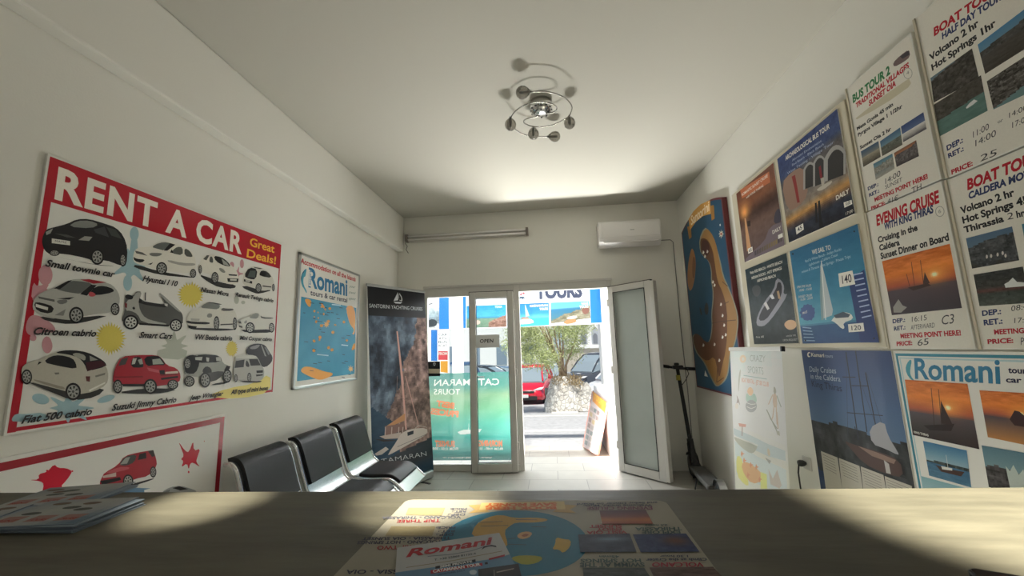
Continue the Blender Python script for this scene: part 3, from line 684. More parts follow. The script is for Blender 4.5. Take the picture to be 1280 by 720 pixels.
outer = [(882, 454), (888, 468), (893, 478), (897, 483), (903, 478), (908, 470), (910, 462), (912, 440), (918, 430), (922, 405), (921, 392), (916, 375), (909, 358), (903, 345), (899, 325), (895, 303), (888, 289), (881.5, 285)]
isl = inner + outer
land([(x + (1.4 if x > 897 else -1.2), y + (y - 390) * .012) for x, y in isl], SUR, 1)
land(isl, SN, 1)
land(inner + [(884, 452), (893, 445), (897, 462), (899, 474), (903, 456), (907, 440), (909, 420), (909, 385), (903, 364), (897, 352), (894, 332), (891, 312), (885, 300), (879, 297)], BR, 1)
land([(877, 300), (884, 300), (888, 312), (884, 322), (877, 314)], (70, 38, 34))
land([(864, 310), (867, 312), (870, 325), (869, 345), (866, 360), (862, 365), (859, 352), (860, 330)], (142, 100, 62)); land([(866, 318), (870, 325), (868, 350), (865, 345)], (112, 74, 46))
land([(882, 378), (885, 379), (886, 390), (883, 395), (880, 388)], (52, 50, 48)); land([(874, 384), (876, 385), (878, 394), (876, 394)], (52, 50, 48))
s.begin('map_marks')
for (x, y) in ((879, 315), (884, 314), (901, 380), (903, 394), (905, 406), (903, 421), (907, 418), (893, 430), (879, 431), (899, 450), (881, 320), (891, 352), (893, 356)):
    s.poly((206, 204, 196), [(x, y - 2), (x + 1.6, y), (x + .8, y + 2.4), (x - 1, y + 2)])
s.poly((216, 214, 206), [(881.5, 463), (885, 471), (880.5, 470)])
for q in ([(890, 404), (900, 402), (920, 400)], [(903, 352), (910, 358)], [(905, 380), (911, 377)], [(897, 460), (896, 478), (905, 472)]): s.line((74, 50, 34), q, .9)
s.crop(840, 235, 5.54); burst(s, (200, 190, 170), 341, 318, 20, 34, 8, 2, .4); s.ell((150, 60, 50), 341, 318, 6, 9); s.ell((210, 210, 210), 334, 256, 4, 8)
s.begin('name_ribbon')
s.poly((150, 108, 52), [(106, 268), (130, 262), (136, 340), (120, 356)]); s.poly((150, 108, 52), [(268, 122), (290, 118), (296, 212), (275, 226)])
s.poly((196, 146, 72), [(116, 215), (150, 160), (200, 112), (264, 84), (270, 178), (215, 195), (165, 235), (125, 292)])
s.begin('name_lettering'); s.text((230, 214, 186), 'Santorini', (133, 258), (262, 152), (128, 200), bold=.02, shear=.15)
s.end()

# big cream board that carries four tour posters
y_f, y_n, z0, z1 = 3.455, 2.105, 1.375, 2.680
bd = thing('display_board', 'cream wooden display board holding four tour posters', 'board', (XR, 2.84, z0))
obj('panel', box(NB(), (XR - .035, y_n, z0), (XR - .002, y_f, z1)), mat('cream_board', (0.62, 0.57, 0.44), .5), bd, bevel=.004)
XB = XR - .035
def bposter(label, tl, tr, br, bl, body, gm='print', cat='poster', k=KR):
    """thin sheet pinned on the cream board; corners are pixel points"""
    d = Sheet(None, (XB, 0, 0), (0, -1, 0), (0, 0, 1), None)
    p = [d.uv(q) for q in (tl, tr, br, bl)]
    u0, u1 = (p[0][0] + p[3][0]) / 2, (p[1][0] + p[2][0]) / 2; v0, v1 = (p[2][1] + p[3][1]) / 2, (p[0][1] + p[1][1]) / 2
    po = thing('tour_poster', label, cat, (XB, -(u0 + u1) / 2, v0))
    obj('sheet', box(NB(), (XB - .006, -u1, v0), (XB - .0002, -u0, v1)), M['board'], po)
    s = wall_sheet(po, XB - .006, False, M[gm], k)
    s.begin('printed_picture'); s.photo([(u0, v1), (u1, v1), (u1, v0), (u0, v0)], body, 44, 56, px=False)
    return s
def note(s, t, q, name='price_sticker', c=(225, 222, 214)):
    s.begin(name, 'white sticker with handwritten number'); s.poly(c, q)
    (ax, ay), (bx, by), (cx_, cy_), (dx, dy) = q
    if t: s.text((36, 36, 50), t, (dx + (cx_ - dx) * .2 + (ax - dx) * .22, dy + (cy_ - dy) * .2 + (ay - dy) * .22), (dx + (cx_ - dx) * .8 + (ax - dx) * .22, dy + (cy_ - dy) * .8 + (ay - dy) * .22), (dx + (cx_ - dx) * .2 + (ax - dx) * .78, dy + (cy_ - dy) * .2 + (ay - dy) * .78), bold=.01)
s = bposter('brown sunset cruise poster with church dome, upper far poster on cream board', (921, 241), (969, 204), (981, 306), (932, 328),
    lambda S, T: mixc(ramp(T, [(0, (104, 60, 44)), (.25, (120, 74, 50)), (.42, (60, 40, 36)), (.55, (108, 84, 76)), (1, (92, 76, 76))]), np.array((230, 160, 90)), np.exp(-((S - .17) ** 2 * 60 + (T - .33) ** 2 * 90))) + (fbm(S * 20, T * 24, 3) - .5)[..., None] * 24)
s.begin('church_dome'); s.crop(910, 190, 5.143)
s.poly((196, 150, 110), [(106, 425), (114, 425), (150, 625), (122, 640)])
s.poly((112, 100, 108), [(160, 640), (205, 600), (240, 560), (262, 500), (290, 470), (345, 450), (362, 600), (115, 705), (112, 690)])
s.poly((64, 62, 76), [(295, 465), (298, 400), (320, 362), (335, 368), (345, 450)], smooth=1)
for i in range(12): s.poly((78 + i * 6 % 60, 70 + i * 5 % 50, 78), [(170 + i * 15, 640 - i * 8), (182 + i * 15, 630 - i * 8), (184 + i * 15, 660 - i * 8), (172 + i * 15, 668 - i * 8)])
s.poly((176, 100, 64), [(78, 245), (265, 125), (272, 195), (90, 300)])
s.poly((40, 26, 26), [(124, 445), (144, 440), (146, 475), (126, 480)])
s.begin('heading_lettering'); s.text(WHT, 'ROMANTIC SUNSET CRUISE', (90, 285), (256, 160), (89, 268), bold=.01); s.text(WHT, 'with KING THIRAS', (118, 300), (228, 222), (117, 287), bold=.01)
s.text(WHT, 'DAILY', (288, 528), (342, 498), (285, 506), bold=.02)
note(s, '65', [(128, 622), (157, 608), (160, 640), (131, 655)]); note(s, '', [(322, 535), (352, 520), (354, 545), (324, 560)]); s.end()
s = bposter('dark blue archaeological bus tour poster with ruins, upper near poster on cream board', (974, 196), (1049, 137), (1069, 266), (986, 305),
    lambda S, T: ramp(T + (S - .5) * .06, [(0, (34, 54, 104)), (.22, (44, 62, 104)), (.3, (80, 76, 78)), (.55, (110, 104, 100)), (.66, (128, 116, 104)), (.74, (190, 140, 80)), (.8, (90, 70, 60)), (.86, (36, 42, 60)), (1, (28, 30, 42))]) + (fbm(S * 18, T * 22, 8) - .5)[..., None] * 50)
s.begin('ruins_picture'); s.crop(975, 130, 4.24)
s.poly((140, 112, 98), [(8, 420), (60, 360), (120, 330), (140, 400), (150, 480), (100, 545), (40, 570)], smooth=1)
s.poly((128, 40, 40), [(62, 385), (80, 375), (92, 440), (105, 520), (92, 525), (78, 450)])
for (a, b, c, w_) in ((124, 455, 320, 62), (176, 440, 285, 62), (236, 412, 240, 112)):
    def arch(x0, x1, yb, yt, sl=-.38): return [(x0, yb), (x0, yt + (x1 - x0) * .45)] + [(x0 + (x1 - x0) * t, yt + (x1 - x0) * (.45 - .9 * (t - t * t) * 2) + sl * (x1 - x0) * t) for t in (.1, .25, .4, .55, .7, .85, 1)] + [(x1, yb + sl * (x1 - x0))]
    s.poly((152, 150, 148), arch(a, a + w_, b, c)); s.poly((44, 42, 44), arch(a + w_ * .16, a + w_ * .9, b - 4, c + w_ * .16))
s.poly((118, 30, 40), [(205, 335), (216, 325), (226, 390), (214, 398)])
s.poly((178, 172, 160), [(195, 450), (270, 405), (280, 415), (230, 455), (200, 462)], smooth=1); s.poly((170, 164, 152), [(215, 395), (232, 388), (236, 430), (222, 436)])
s.poly((18, 20, 26), [(185, 525), (195, 522), (200, 625), (190, 630)]); s.poly((18, 20, 26), [(202, 515), (212, 510), (220, 600), (232, 655), (208, 660)])
s.begin('heading_lettering'); s.text(WHT, 'ARCHAEOLOGICAL BUS TOUR', (30, 300), (264, 128), (28, 278), bold=.02)
for i, (a, b) in enumerate((((65, 305), (220, 200)), ((65, 330), (232, 218)), ((40, 375), (285, 208)))): s.text((160, 172, 200), ('Museum of Prehistoric Thira', 'Akrotiri Excavation - Santo Winery', 'Perissa Black Beach - Profitis Ilias'), a, b, (a[0] - 1, a[1] - 13)) if False else s.text((160, 172, 200), ('Akrotiri Excavations', 'Red Beach - Black Beach', 'Wine Tasting - Village Tour')[i], a, b, (a[0] - 1, a[1] - 12))
s.text(WHT, 'DAILY', (298, 510), (368, 470), (296, 488), bold=.03)
note(s, '45', [(83, 655), (123, 632), (127, 665), (88, 692)]); note(s, '10:00', [(338, 522), (380, 508), (384, 530), (342, 550)])
s.begin('time_lettering'); s.text(WHT, '17:00', (350, 590), (388, 572), (349, 575)); s.end()
s = bposter('dark poster with inflatable speedboat seen from above, lower far poster on cream board', (933, 337), (984, 316), (1000, 429), (943, 430),
    lambda S, T: ramp(T, [(0, (34, 52, 60)), (.4, (38, 50, 52)), (1, (44, 50, 48))]) + (fbm(S * 14, T * 18, 5) - .5)[..., None] * 34)
s.begin('boat_picture'); s.crop(925, 310, 5.54)
s.poly((138, 138, 146), [(112, 530), (120, 470), (170, 370), (235, 290), (252, 205), (290, 225), (308, 270), (300, 320), (335, 318), (250, 450), (180, 535), (140, 545)], smooth=1)
s.poly((42, 42, 46), [(128, 505), (140, 450), (190, 370), (250, 290), (262, 230), (290, 245), (290, 330), (235, 420), (180, 500)], smooth=1)
s.poly((190, 188, 186), [(165, 385), (180, 370), (205, 420), (190, 430)]); s.poly((168, 140, 104), [(255, 300), (270, 295), (282, 355), (265, 350)]); s.poly((200, 200, 200), [(205, 330), (225, 320), (240, 350), (222, 355)])
s.poly((70, 74, 76), [(80, 270), (130, 250), (150, 300), (120, 345), (90, 320)], smooth=2)
s.poly((196, 160, 124), [(302, 535), (320, 505), (355, 495), (392, 510), (390, 555), (340, 572)], smooth=2)
s.begin('heading_lettering')
for t, a, b in (('Visits RED BEACH - WHITE BEACH', (70, 182), (294, 105)), ('INDIAN ROCKS - HOT SPRINGS', (82, 217), (290, 148)), ('ASPRONISI BEACH', (120, 237), (248, 200))): s.text(WHT, t, a, b, (a[0] - 2, a[1] - 17), bold=.015)
s.text(WHT, 'Price: 60E', (112, 624), (166, 620), (112, 611)); s.text((190, 190, 186), 'WINTER TIME', (320, 617), (388, 610), (320, 606)); s.text((190, 190, 186), 'UPON REQUEST', (298, 645), (398, 640), (298, 632)); s.end()
s = bposter('turquoise WE SAIL TO poster with white sailing yacht and two price stickers', (989, 314), (1073, 280), (1099, 427), (1004, 430),
    lambda S, T: ramp(T, [(0, (42, 100, 136)), (.5, (56, 128, 160)), (.8, (80, 148, 170)), (.83, (44, 82, 124)), (1, (40, 72, 116))]) + (fbm(S * 9, T * 22, 6) - .5)[..., None] * 18)
s.begin('yacht_picture'); s.crop(985, 275, 4.36)
s.poly((40, 58, 110), [(330, 330), (415, 270), (498, 668), (395, 668)])
s.poly((176, 186, 188), [(176, 255), (182, 225), (245, 490), (240, 520), (185, 540), (175, 400)]); s.poly((120, 146, 150), [(174, 400), (178, 250), (195, 545), (182, 545)]); s.line((230, 230, 226), [(182, 222), (206, 545)], 3)
s.poly((212, 212, 206), [(230, 545), (300, 500), (345, 510), (358, 540), (300, 560), (310, 590), (295, 595), (260, 560)], smooth=1); s.poly((60, 74, 90), [(250, 520), (300, 500), (340, 515), (330, 530), (260, 535)])
burst(s, (46, 74, 126), 108, 505, 44, 50, 12, 3, .85)
s.begin('heading_lettering'); s.text(WHT, 'WE SAIL TO', (132, 188), (234, 160), (130, 165), bold=.02)
for t, a, b in (('Red & White Beach - Indian Rocks', (95, 232), (292, 165)), ('Lighthouse - Caldera Coast', (115, 252), (272, 195)), ('volcano & Thirassia - Hot Springs - Private Trips', (75, 290), (342, 205))): s.text((176, 206, 220), t, a, b, (a[0] - 1, a[1] - 14))
for t, x, y, x2 in (('OPEN TIME CRUISE', 50, 372, 126), ('10:00 - 15:00', 62, 390, 130), ('SUNSET CRUISE', 58, 425, 132), ('15:30 - 20:30', 70, 440, 135), ('PRICE', 80, 515, 105)): s.text(WHT, t, (x, y), (x2, y - 10), (x, y - 12))
for i in range(9): s.line((170, 184, 214), [(355 + i * 6, 300 + i * 29), (408 + i * 6, 288 + i * 29)], 7)
for i in range(5): s.line((140, 170, 200), [(80 + i * 2, 585 + i * 18), (128 + i * 5, 590 + i * 17)], 5)
s.begin('corner_pins')
for p in ((362, 62), (27, 185), (96, 656), (470, 645)): s.ell((20, 20, 24), p[0], p[1], 5, 5, 8)
note(s, '140', [(275, 292), (352, 275), (368, 350), (283, 367)]); note(s, '120', [(328, 568), (412, 560), (418, 606), (332, 612)]); s.end()

# four white tour boards
def tour(label, y0, y1, z0, z1):
    y0, y1, z0, z1 = y0 * .992, y1 * .986, CAM_H + (z0 - CAM_H) * .985, CAM_H + (z1 - CAM_H) * .985
    po, s = rboard('tour_board', label, y0, y1, z0, z1, .030)
    bm = NB(); box(bm, (XR - .034, y0 - .006, z0), (XR - .002, y0 + .004, z1)); lab(obj('edge_strip', bm, mat('cream_edge', (0.55, 0.5, 0.38), .5), po), 'cream edge strip')
    s.begin('paper'); rect(s, (212, 208, 198), y0 - .012, y1 + .006, z0 + .004, z1 - .004)
    return po, s
kb, kh = dict(bold=.04), dict(bold=.045, shear=.1)
HAND = (58, 58, 62)
po, s = tour('white BUS TOUR 2 board with green heading and five small photos', 2.106, 1.726, 2.062, 2.745)
s.begin('heading_lettering'); s.crop(1060, 50, 7.2)
s.text(GRN, 'BUS TOUR 2', (45, 568), (382, 300), (36, 505), **kh); s.text(RED, 'TRADITIONAL VILLAGES', (75, 612), (552, 245), (70, 572), **kh); s.text(RED, 'SUNSET OIA', (190, 595), (432, 408), (186, 550), **kh)
s.begin('van_picture'); s.poly((110, 92, 92), [(405, 205), (470, 140), (550, 82), (562, 150), (500, 200), (415, 245)], smooth=1); s.poly((64, 60, 66), [(470, 148), (548, 92), (556, 130), (490, 170)])
s.begin('paper_patch'); s.poly((190, 182, 158), [(70, 705), (205, 595), (340, 490), (550, 345), (568, 390), (545, 425), (385, 540), (220, 640), (80, 715)]); s.ell((120, 122, 118), 540, 300, 40, 50); s.ell((212, 208, 198), 540, 300, 36, 46); s.text((120, 122, 118), '4', (528, 318), (552, 300), (524, 292))
s.begin('timetable_lettering'); s.crop(1070, 130, 5.143)
s.text(BLK, 'Mesa Gonia 45 min', (8, 170), (240, 10), (5, 150), **kb); s.text(BLK, 'Pyrgos Village 1 1/2hr', (14, 210), (300, 22), (11, 190), **kb); s.text(BLK, 'Sunset Oia 2 hr', (28, 292), (228, 168), (25, 272), **kb)
s.text(NAVY, 'DEP.:', (78, 556), (146, 524), (75, 536), **kb); s.text(NAVY, 'RET.:', (86, 598), (152, 566), (83, 578), **kb); s.text(RED, 'MEETING POINT HERE!', (122, 628), (464, 476), (118, 604), **kb); s.text(RED, 'PRICE:', (100, 682), (190, 645), (97, 662), **kb)
s.begin('handwriting'); 
s.text(HAND, '14:00', (190, 515), (288, 460), (186, 482), shear=.1); s.text(HAND, 'SUNSET', (190, 548), (300, 495), (187, 524), shear=.1); s.text(HAND, '41€', (205, 642), (275, 615), (202, 612), shear=.1); s.text(HAND, 'TH', (362, 575), (425, 545), (358, 540), shear=.1)
ph = [([(32, 305), (145, 238), (160, 340), (48, 405)], sky_sea([(0, (50, 76, 104)), (1, (120, 120, 116))], [(0, (150, 142, 124)), (1, (70, 64, 56))], .45, None, 2)), ([(155, 240), (285, 150), (300, 262), (170, 335)], sky_sea([(0, (60, 92, 122)), (1, (110, 140, 154))], [(0, (96, 104, 98)), (1, (80, 76, 66))], .5, (.1, .2, (90, 92, 84), 0), 3)),
      ([(290, 145), (435, 52), (455, 160), (305, 245)], sky_sea([(0, (48, 66, 110)), (1, (84, 100, 138))], [(0, (206, 204, 200)), (.6, (150, 146, 144)), (1, (60, 58, 66))], .5, None, 4)), ([(112, 385), (235, 318), (250, 415), (128, 488)], sky_sea([(0, (70, 110, 130)), (1, (126, 148, 152))], [(0, (100, 112, 116)), (1, (150, 146, 138))], .4, (.2, .3, (130, 128, 120), .6), 5)),
      ([(245, 315), (388, 232), (406, 335), (262, 405)], sky_sea([(0, (120, 80, 60)), (1, (186, 120, 76))], [(0, (120, 110, 104)), (1, (60, 56, 58))], .35, (.2, .4, (90, 84, 84), .9), 6))]
for q, fn in ph: s.begin('printed_photo'); s.photo(q, fn, 16, 14)
s.end()
po, s = tour('white EVENING CRUISE board with large orange sunset photo', 2.118, 1.728, 1.366, 2.056)
s.begin('heading_lettering'); s.crop(1060, 200, 3)
s.text(RED, 'EVENING CRUISE', (108, 246), (345, 157), (104, 210), **kh); s.text(NAVY, 'WITH KING THIRAS', (138, 262), (322, 196), (135, 238), **kh)
s.begin('timetable_lettering')
s.text(BLK, 'Cruising in the', (114, 310), (262, 263), (111, 290), **kb); s.text(BLK, 'Caldera', (119, 340), (195, 318), (116, 320), **kb); s.text(BLK, 'Sunset Dinner on Board', (124, 372), (380, 300), (121, 350), **kb)
s.text(NAVY, 'DEP.:', (168, 612), (215, 606), (167, 598), **kb); s.text(NAVY, 'RET.:', (173, 640), (216, 634), (172, 626), **kb); s.text(RED, 'MEETING POINT HERE!', (198, 668), (425, 657), (196, 652), **kb); s.text(RED, 'PRICE:', (183, 697), (242, 693), (182, 682), **kb)
s.begin('handwriting'); s.text(HAND, '16:15', (240, 607), (297, 600), (238, 588), shear=.1); s.text(HAND, 'AFTERWARD', (236, 637), (326, 628), (235, 620), shear=.1); s.text(HAND, 'C3', (352, 618), (398, 612), (352, 584), shear=.1); s.text(HAND, '65', (262, 697), (304, 692), (260, 674), shear=.1)
s.ell((130, 130, 126), 345, 193, 17, 20); s.ell((212, 208, 198), 345, 193, 15, 18); s.text((130, 130, 126), '6', (340, 200), (350, 198), (339, 186))
def sunset(sx, sy, sea=.58, dark=(64, 56, 62)):
    def f(S, T):
        c = ramp(T, [(0, (196, 104, 40)), (.3, (216, 122, 44)), (sea - .06, (176, 88, 56)), (sea, (120, 74, 66)), (sea + .02, (84, 70, 74)), (1, dark)])
        c = c + ((fbm(S * 5, T * 16, 3) - .5) * np.clip(1 - T / sea, 0, 1))[..., None] * 90
        g = np.exp(-((S - sx) ** 2 * 30 + (T - sy) ** 2 * 60)); c = mixc(c, np.array((236, 160, 70)), g * .8)
        return mixc(c, np.array((255, 236, 190)), np.exp(-((S - sx) ** 2 * 700 + (T - sy) ** 2 * 900)) * 1.5)
    return f
s.begin('sunset_photo'); s.photo([(128, 380), (382, 314), (428, 555), (165, 582)], sunset(.74, .42, .56), 56, 56)
s.begin('ship_picture'); 
for x, y, b in ((238, 382, 470), (272, 376, 468), (220, 428, 475)): s.line((92, 52, 40), [(x, y), (x + 12, b)], 2.2)
s.poly((66, 46, 44), [(225, 478), (300, 462), (312, 470), (245, 490)]); s.poly((74, 50, 46), [(282, 465), (288, 420), (308, 462)]); s.poly((150, 146, 140), [(170, 552), (190, 522), (205, 545), (222, 552), (200, 572), (172, 572)])
s.end()
po, s = tour('white BOAT TOUR HALF DAY board with four rocky coast photos, upper right', 1.692, 1.04, 2.054, 2.785)
s.begin('heading_lettering'); s.crop(1140, 0, 6.54)
s.text(RED, 'BOAT TOUR', (180, 295), (720, -75), (172, 235), **kh); s.text(NAVY, 'HALF DAY TOUR', (248, 322), (735, -8), (240, 275), **kh)
s.begin('timetable_lettering')
s.text(BLK, 'Volcano 2 hr', (150, 498), (550, 205), (138, 452), **kb); s.text(BLK, 'Hot Springs 1hr', (166, 578), (690, 205), (156, 532), **kb)
s.crop(1150, 90, 5.54); s.text(NAVY, 'DEP.:', (188, 545), (300, 485), (183, 512), **kb); s.text(NAVY, 'RET.:', (198, 598), (305, 543), (193, 568), **kb); s.text(RED, 'PRICE:', (220, 710), (368, 645), (216, 680), **kb)
s.begin('handwriting'); s.text(HAND, '11:00', (368, 455), (480, 395), (364, 415), shear=.1); s.text(HAND, 'or', (540, 358), (578, 340), (537, 335), shear=.1); s.text(HAND, '14:00', (618, 318), (745, 258), (614, 285), shear=.1); s.text(HAND, '14:00', (385, 515), (530, 440), (380, 475), shear=.1); s.text(HAND, '17:00', (640, 388), (760, 335), (636, 350), shear=.1); s.text(HAND, '25', (418, 622), (535, 575), (414, 580), shear=.1)
s.crop(1140, 0, 6.54)
D_, R_ = (56, 56, 54), [(0, (90, 110, 122)), (1, (110, 124, 128))]
for q, fn in (([(152, 638), (492, 395), (550, 640), (180, 838)], sky_sea(R_, [(0, (62, 58, 54)), (1, (48, 46, 44))], .22, (.25, .9, (58, 54, 50), .8), 2, 2)), ([(538, 365), (980, 30), (1060, 315), (600, 605)], sky_sea([(0, (70, 120, 156)), (1, (96, 128, 150))], [(0, (70, 90, 104)), (.2, (70, 66, 62)), (1, (60, 54, 48))], .34, (.12, .1, (60, 58, 56), .9), 3, 3)),
              ([(180, 855), (565, 615), (620, 905), (228, 1115)], lambda S, T: np.where((T + S * .1 < .55)[..., None], np.array((62, 58, 52)) + (fbm(S * 16, T * 16, 7) - .5)[..., None] * 60, np.array((80, 110, 104)) + (fbm(S * 5, T * 20, 9) - .5)[..., None] * 24)),
              ([(612, 665), (1080, 360), (1160, 660), (668, 895)], lambda S, T: np.where((T > .98 - S * .42)[..., None], np.array((96, 124, 126)), np.array((70, 66, 62)) + (fbm(S * 18, T * 18, 4) - .5)[..., None] * 150))):
    s.begin('printed_photo'); s.photo(q, fn, 28, 28)
s.crop(1150, 90, 5.54); s.poly((200, 202, 202), [(320, 245), (345, 215), (375, 190), (400, 200), (370, 225), (325, 255)])
s.end()
po, s = tour('white BOAT TOUR CALDERA board with dark beach photos, near right wall', 1.700, 1.04, 1.366, 2.048)
s.begin('heading_lettering'); s.crop(1185, 190, 5.54)
s.text(RED, 'BOAT TOUR', (135, 262), (660, 55), (128, 195), **kh); s.text(NAVY, 'CALDERA MOTOR', (146, 325), (680, 130), (140, 282), **kh)
s.begin('timetable_lettering')
s.text(BLK, 'Volcano 2 hr', (92, 428), (465, 300), (82, 385), **kb); s.text(BLK, 'Hot Springs 45 min', (105, 495), (730, 295), (96, 452), **kb); s.text(BLK, 'Thirassia', (115, 560), (390, 480), (107, 520), **kb); s.text(BLK, 'hr', (478, 455), (535, 440), (470, 412), **kb)
s.crop(1185, 310, 5.54); s.text(NAVY, 'DEP.:', (238, 470), (370, 455), (235, 436), **kb); s.text(NAVY, 'RET.:', (250, 535), (380, 522), (246, 500), **kb); s.text(RED, 'MEETING POINT HERE!', (322, 598), (900, 570), (318, 566), **kb); s.text(RED, 'PRICE:', (276, 664), (455, 655), (273, 634), **kb)
s.begin('handwriting'); s.text(HAND, '08:45', (440, 438), (590, 415), (437, 402), shear=.1); s.text(HAND, '17:00', (460, 520), (600, 510), (457, 486), shear=.1); s.text(HAND, 'P', (505, 672), (530, 670), (502, 622), shear=.1); s.crop(1185, 190, 5.54).text(HAND, '2', (412, 470), (455, 462), (405, 425), shear=.1)
s.crop(1185, 190, 5.54); s.begin('printed_photo'); s.photo([(125, 598), (445, 515), (495, 750), (168, 808)], sky_sea([(0, (74, 100, 126)), (1, (90, 112, 130))], [(0, (72, 70, 66)), (1, (56, 54, 50))], .42, (.24, .5, (64, 66, 68), .7), 3, 2), 24, 24)
for x, y in ((270, 725), (300, 720), (345, 710), (380, 700), (400, 718)): s.ell((196, 190, 184), x, y, 8, 14, 8)
s.begin('printed_photo'); s.photo([(512, 500), (760, 440), (800, 690), (555, 740)], sky_sea([(0, (60, 120, 140)), (1, (90, 130, 140))], [(0, (60, 60, 60)), (1, (60, 60, 60))], .5), 16, 16)
s.crop(1185, 310, 5.54); s.begin('printed_photo'); s.photo([(178, 185), (520, 128), (570, 380), (220, 403)], lambda S, T: ramp(T, [(0, (46, 48, 46)), (.45, (58, 56, 52)), (.55, (92, 56, 52)), (.65, (60, 66, 60)), (1, (74, 80, 72))]) + (fbm(S * 14, T * 18, 4) - .5)[..., None] * 50, 24, 24)
s.poly((206, 208, 206), [(392, 250), (420, 235), (450, 205), (480, 235), (560, 240), (560, 262), (400, 275)]); s.end()

# dark blue ship poster
po, s = rboard('cruise_poster', 'dark blue poster of a three-masted ship, Daily Cruises in the Caldera', 2.83, 2.122, .36, 1.360, .006)
s.m = M['gloss']
s.begin('printed_picture')
s.photo([(-2.828, 1.358), (-2.124, 1.358), (-2.124, .362), (-2.828, .362)], sky_sea([(0, (44, 62, 106)), (.5, (66, 92, 130)), (1, (92, 118, 142))], [(0, (40, 52, 74)), (.4, (36, 54, 88)), (1, (40, 58, 92))], .57, (.19, .18, (40, 42, 44), -.3), 4, 3), 110, 70, px=False)
s.begin('ship_picture'); s.crop(1000, 435, 4)
MS = (30, 34, 46)
for x0, y0, x1_, y1_ in ((230, 20, 292, 460), (278, 15, 335, 420), (328, 122, 378, 385)): s.line(MS, [(x0, y0), (x1_, y1_)], 5)
for x0, y0, x1_, y1_ in ((212, 145, 278, 146), (258, 188, 340, 190), (235, 323, 415, 338)): s.line(MS, [(x0, y0), (x1_, y1_)], 4)
for x0, y0, x1_, y1_ in ((230, 30, 240, 440), (300, 160, 420, 500), (335, 130, 440, 480)): s.line((50, 58, 76), [(x0, y0), (x1_, y1_)], 1.5)
s.poly((150, 150, 156), [(345, 400), (420, 360), (440, 440), (490, 520), (495, 538), (430, 505), (360, 480)], smooth=1)
s.poly((72, 52, 48), [(220, 462), (260, 480), (400, 520), (500, 560), (520, 650), (430, 630), (320, 580), (250, 500)], smooth=1); s.poly((128, 104, 92), [(290, 490), (380, 520), (480, 560), (470, 580), (360, 540)]); s.poly((170, 166, 162), [(420, 560), (445, 580), (455, 630), (432, 625)])
s.begin('text_panels')
for q in ([(105, 515), (188, 548), (212, 712), (130, 708)], [(195, 550), (298, 590), (316, 712), (212, 712)], [(304, 592), (418, 635), (432, 712), (318, 712)], [(424, 640), (560, 690), (562, 712), (434, 712)]):
    s.poly((176, 172, 160), q); (ax, ay), (bx, by) = q[0], q[1]
    for i in range(6): s.line((112, 110, 106), [(ax + 8 + i * 3, ay + 16 + i * 14), (bx - 14 + i * 2, by + 12 + i * 14)], 2.2)
s.begin('heading_lettering'); LB = (170, 184, 206)
s.text(WHT, 'Kamari', (58, 42), (122, 46), (57, 24), bold=.015); s.text(LB, 'tours', (126, 46), (165, 49), (126, 30)); s.ell(WHT, 46, 33, 9, 13, 14); s.ell((44, 62, 106), 49, 33, 6, 8, 12)
s.text(LB, 'Daily Cruises', (50, 118), (182, 127), (48, 92)); s.text(LB, 'in the Caldera', (56, 153), (204, 168), (53, 128)); s.text((22, 32, 62), 'King Thiras', (62, 192), (212, 218), (58, 162))
s.end()

# tours and car rental board at the right end
po, s = rboard('agency_poster', 'white agency board with teal border and sunset boat photos, right edge', 2.106, 1.30, .62, 1.358, .012)
s.m = M['gloss']
TEAL = (58, 128, 148)
s.begin('printed_border'); border(s, TEAL, 1.308, 2.094, .63, 1.346, .012); border(s, (170, 196, 200), 1.326, 2.076, .648, 1.328, .006)
s.begin('logo_lettering'); s.crop(1110, 420, 3.6)
s.text((46, 116, 152), 'Romani', (122, 190), (508, 213), (118, 102), bold=.022)
s.text((36, 38, 66), 'tours &', (542, 166), (690, 172), (540, 140), bold=.03); s.text((36, 38, 66), 'car rental', (532, 208), (760, 218), (530, 184), bold=.03)
s.begin('dolphin_mark'); s.poly((74, 150, 168), [(100, 105), (108, 112), (100, 150), (102, 180), (126, 208), (118, 206), (92, 185), (78, 150), (86, 122)], smooth=1)
s.begin('sunset_photo'); s.photo([(76, 196), (358, 215), (412, 510), (112, 445)], sunset(.66, .42, .56, (50, 36, 36)), 44, 44)
for x, y in ((195, 235), (228, 240)): s.line((60, 34, 30), [(x, y), (x + 14, 400)], 3)
s.poly((44, 28, 28), [(160, 402), (300, 395), (285, 428), (190, 425)]); s.poly((52, 32, 30), [(240, 395), (238, 290), (292, 400)]); s.text(WHT, 'KING THIRAS', (118, 437), (184, 452), (116, 427), bold=.02)
s.begin('sunset_photo'); s.photo([(412, 244), (700, 262), (760, 520), (450, 455)], sunset(.62, .42, .52, (176, 120, 66)), 40, 40); s.poly((56, 34, 36), [(548, 375), (570, 335), (592, 340), (640, 380), (620, 410), (570, 402)])
s.begin('boat_photo'); s.photo([(158, 472), (355, 515), (376, 682), (186, 628)], sky_sea([(0, (60, 110, 146)), (1, (150, 176, 186))], [(0, (60, 100, 130)), (1, (70, 108, 132))], .58, (.1, .02, (52, 60, 58), .4), 4), 26, 24)
s.poly((70, 46, 38), [(215, 580), (280, 600), (345, 612), (330, 632), (240, 610)]); s.line((200, 200, 196), [(262, 535), (272, 600)], 2); s.poly((206, 206, 200), [(240, 585), (290, 596), (290, 606), (245, 600)])
s.begin('coast_photo'); s.photo([(422, 492), (700, 540), (740, 760), (455, 680)], sky_sea([(0, (84, 116, 130)), (1, (120, 146, 152))], [(0, (70, 72, 70)), (1, (60, 60, 60))], .62, (.18, .4, (70, 66, 66), -.8), 3), 24, 22)
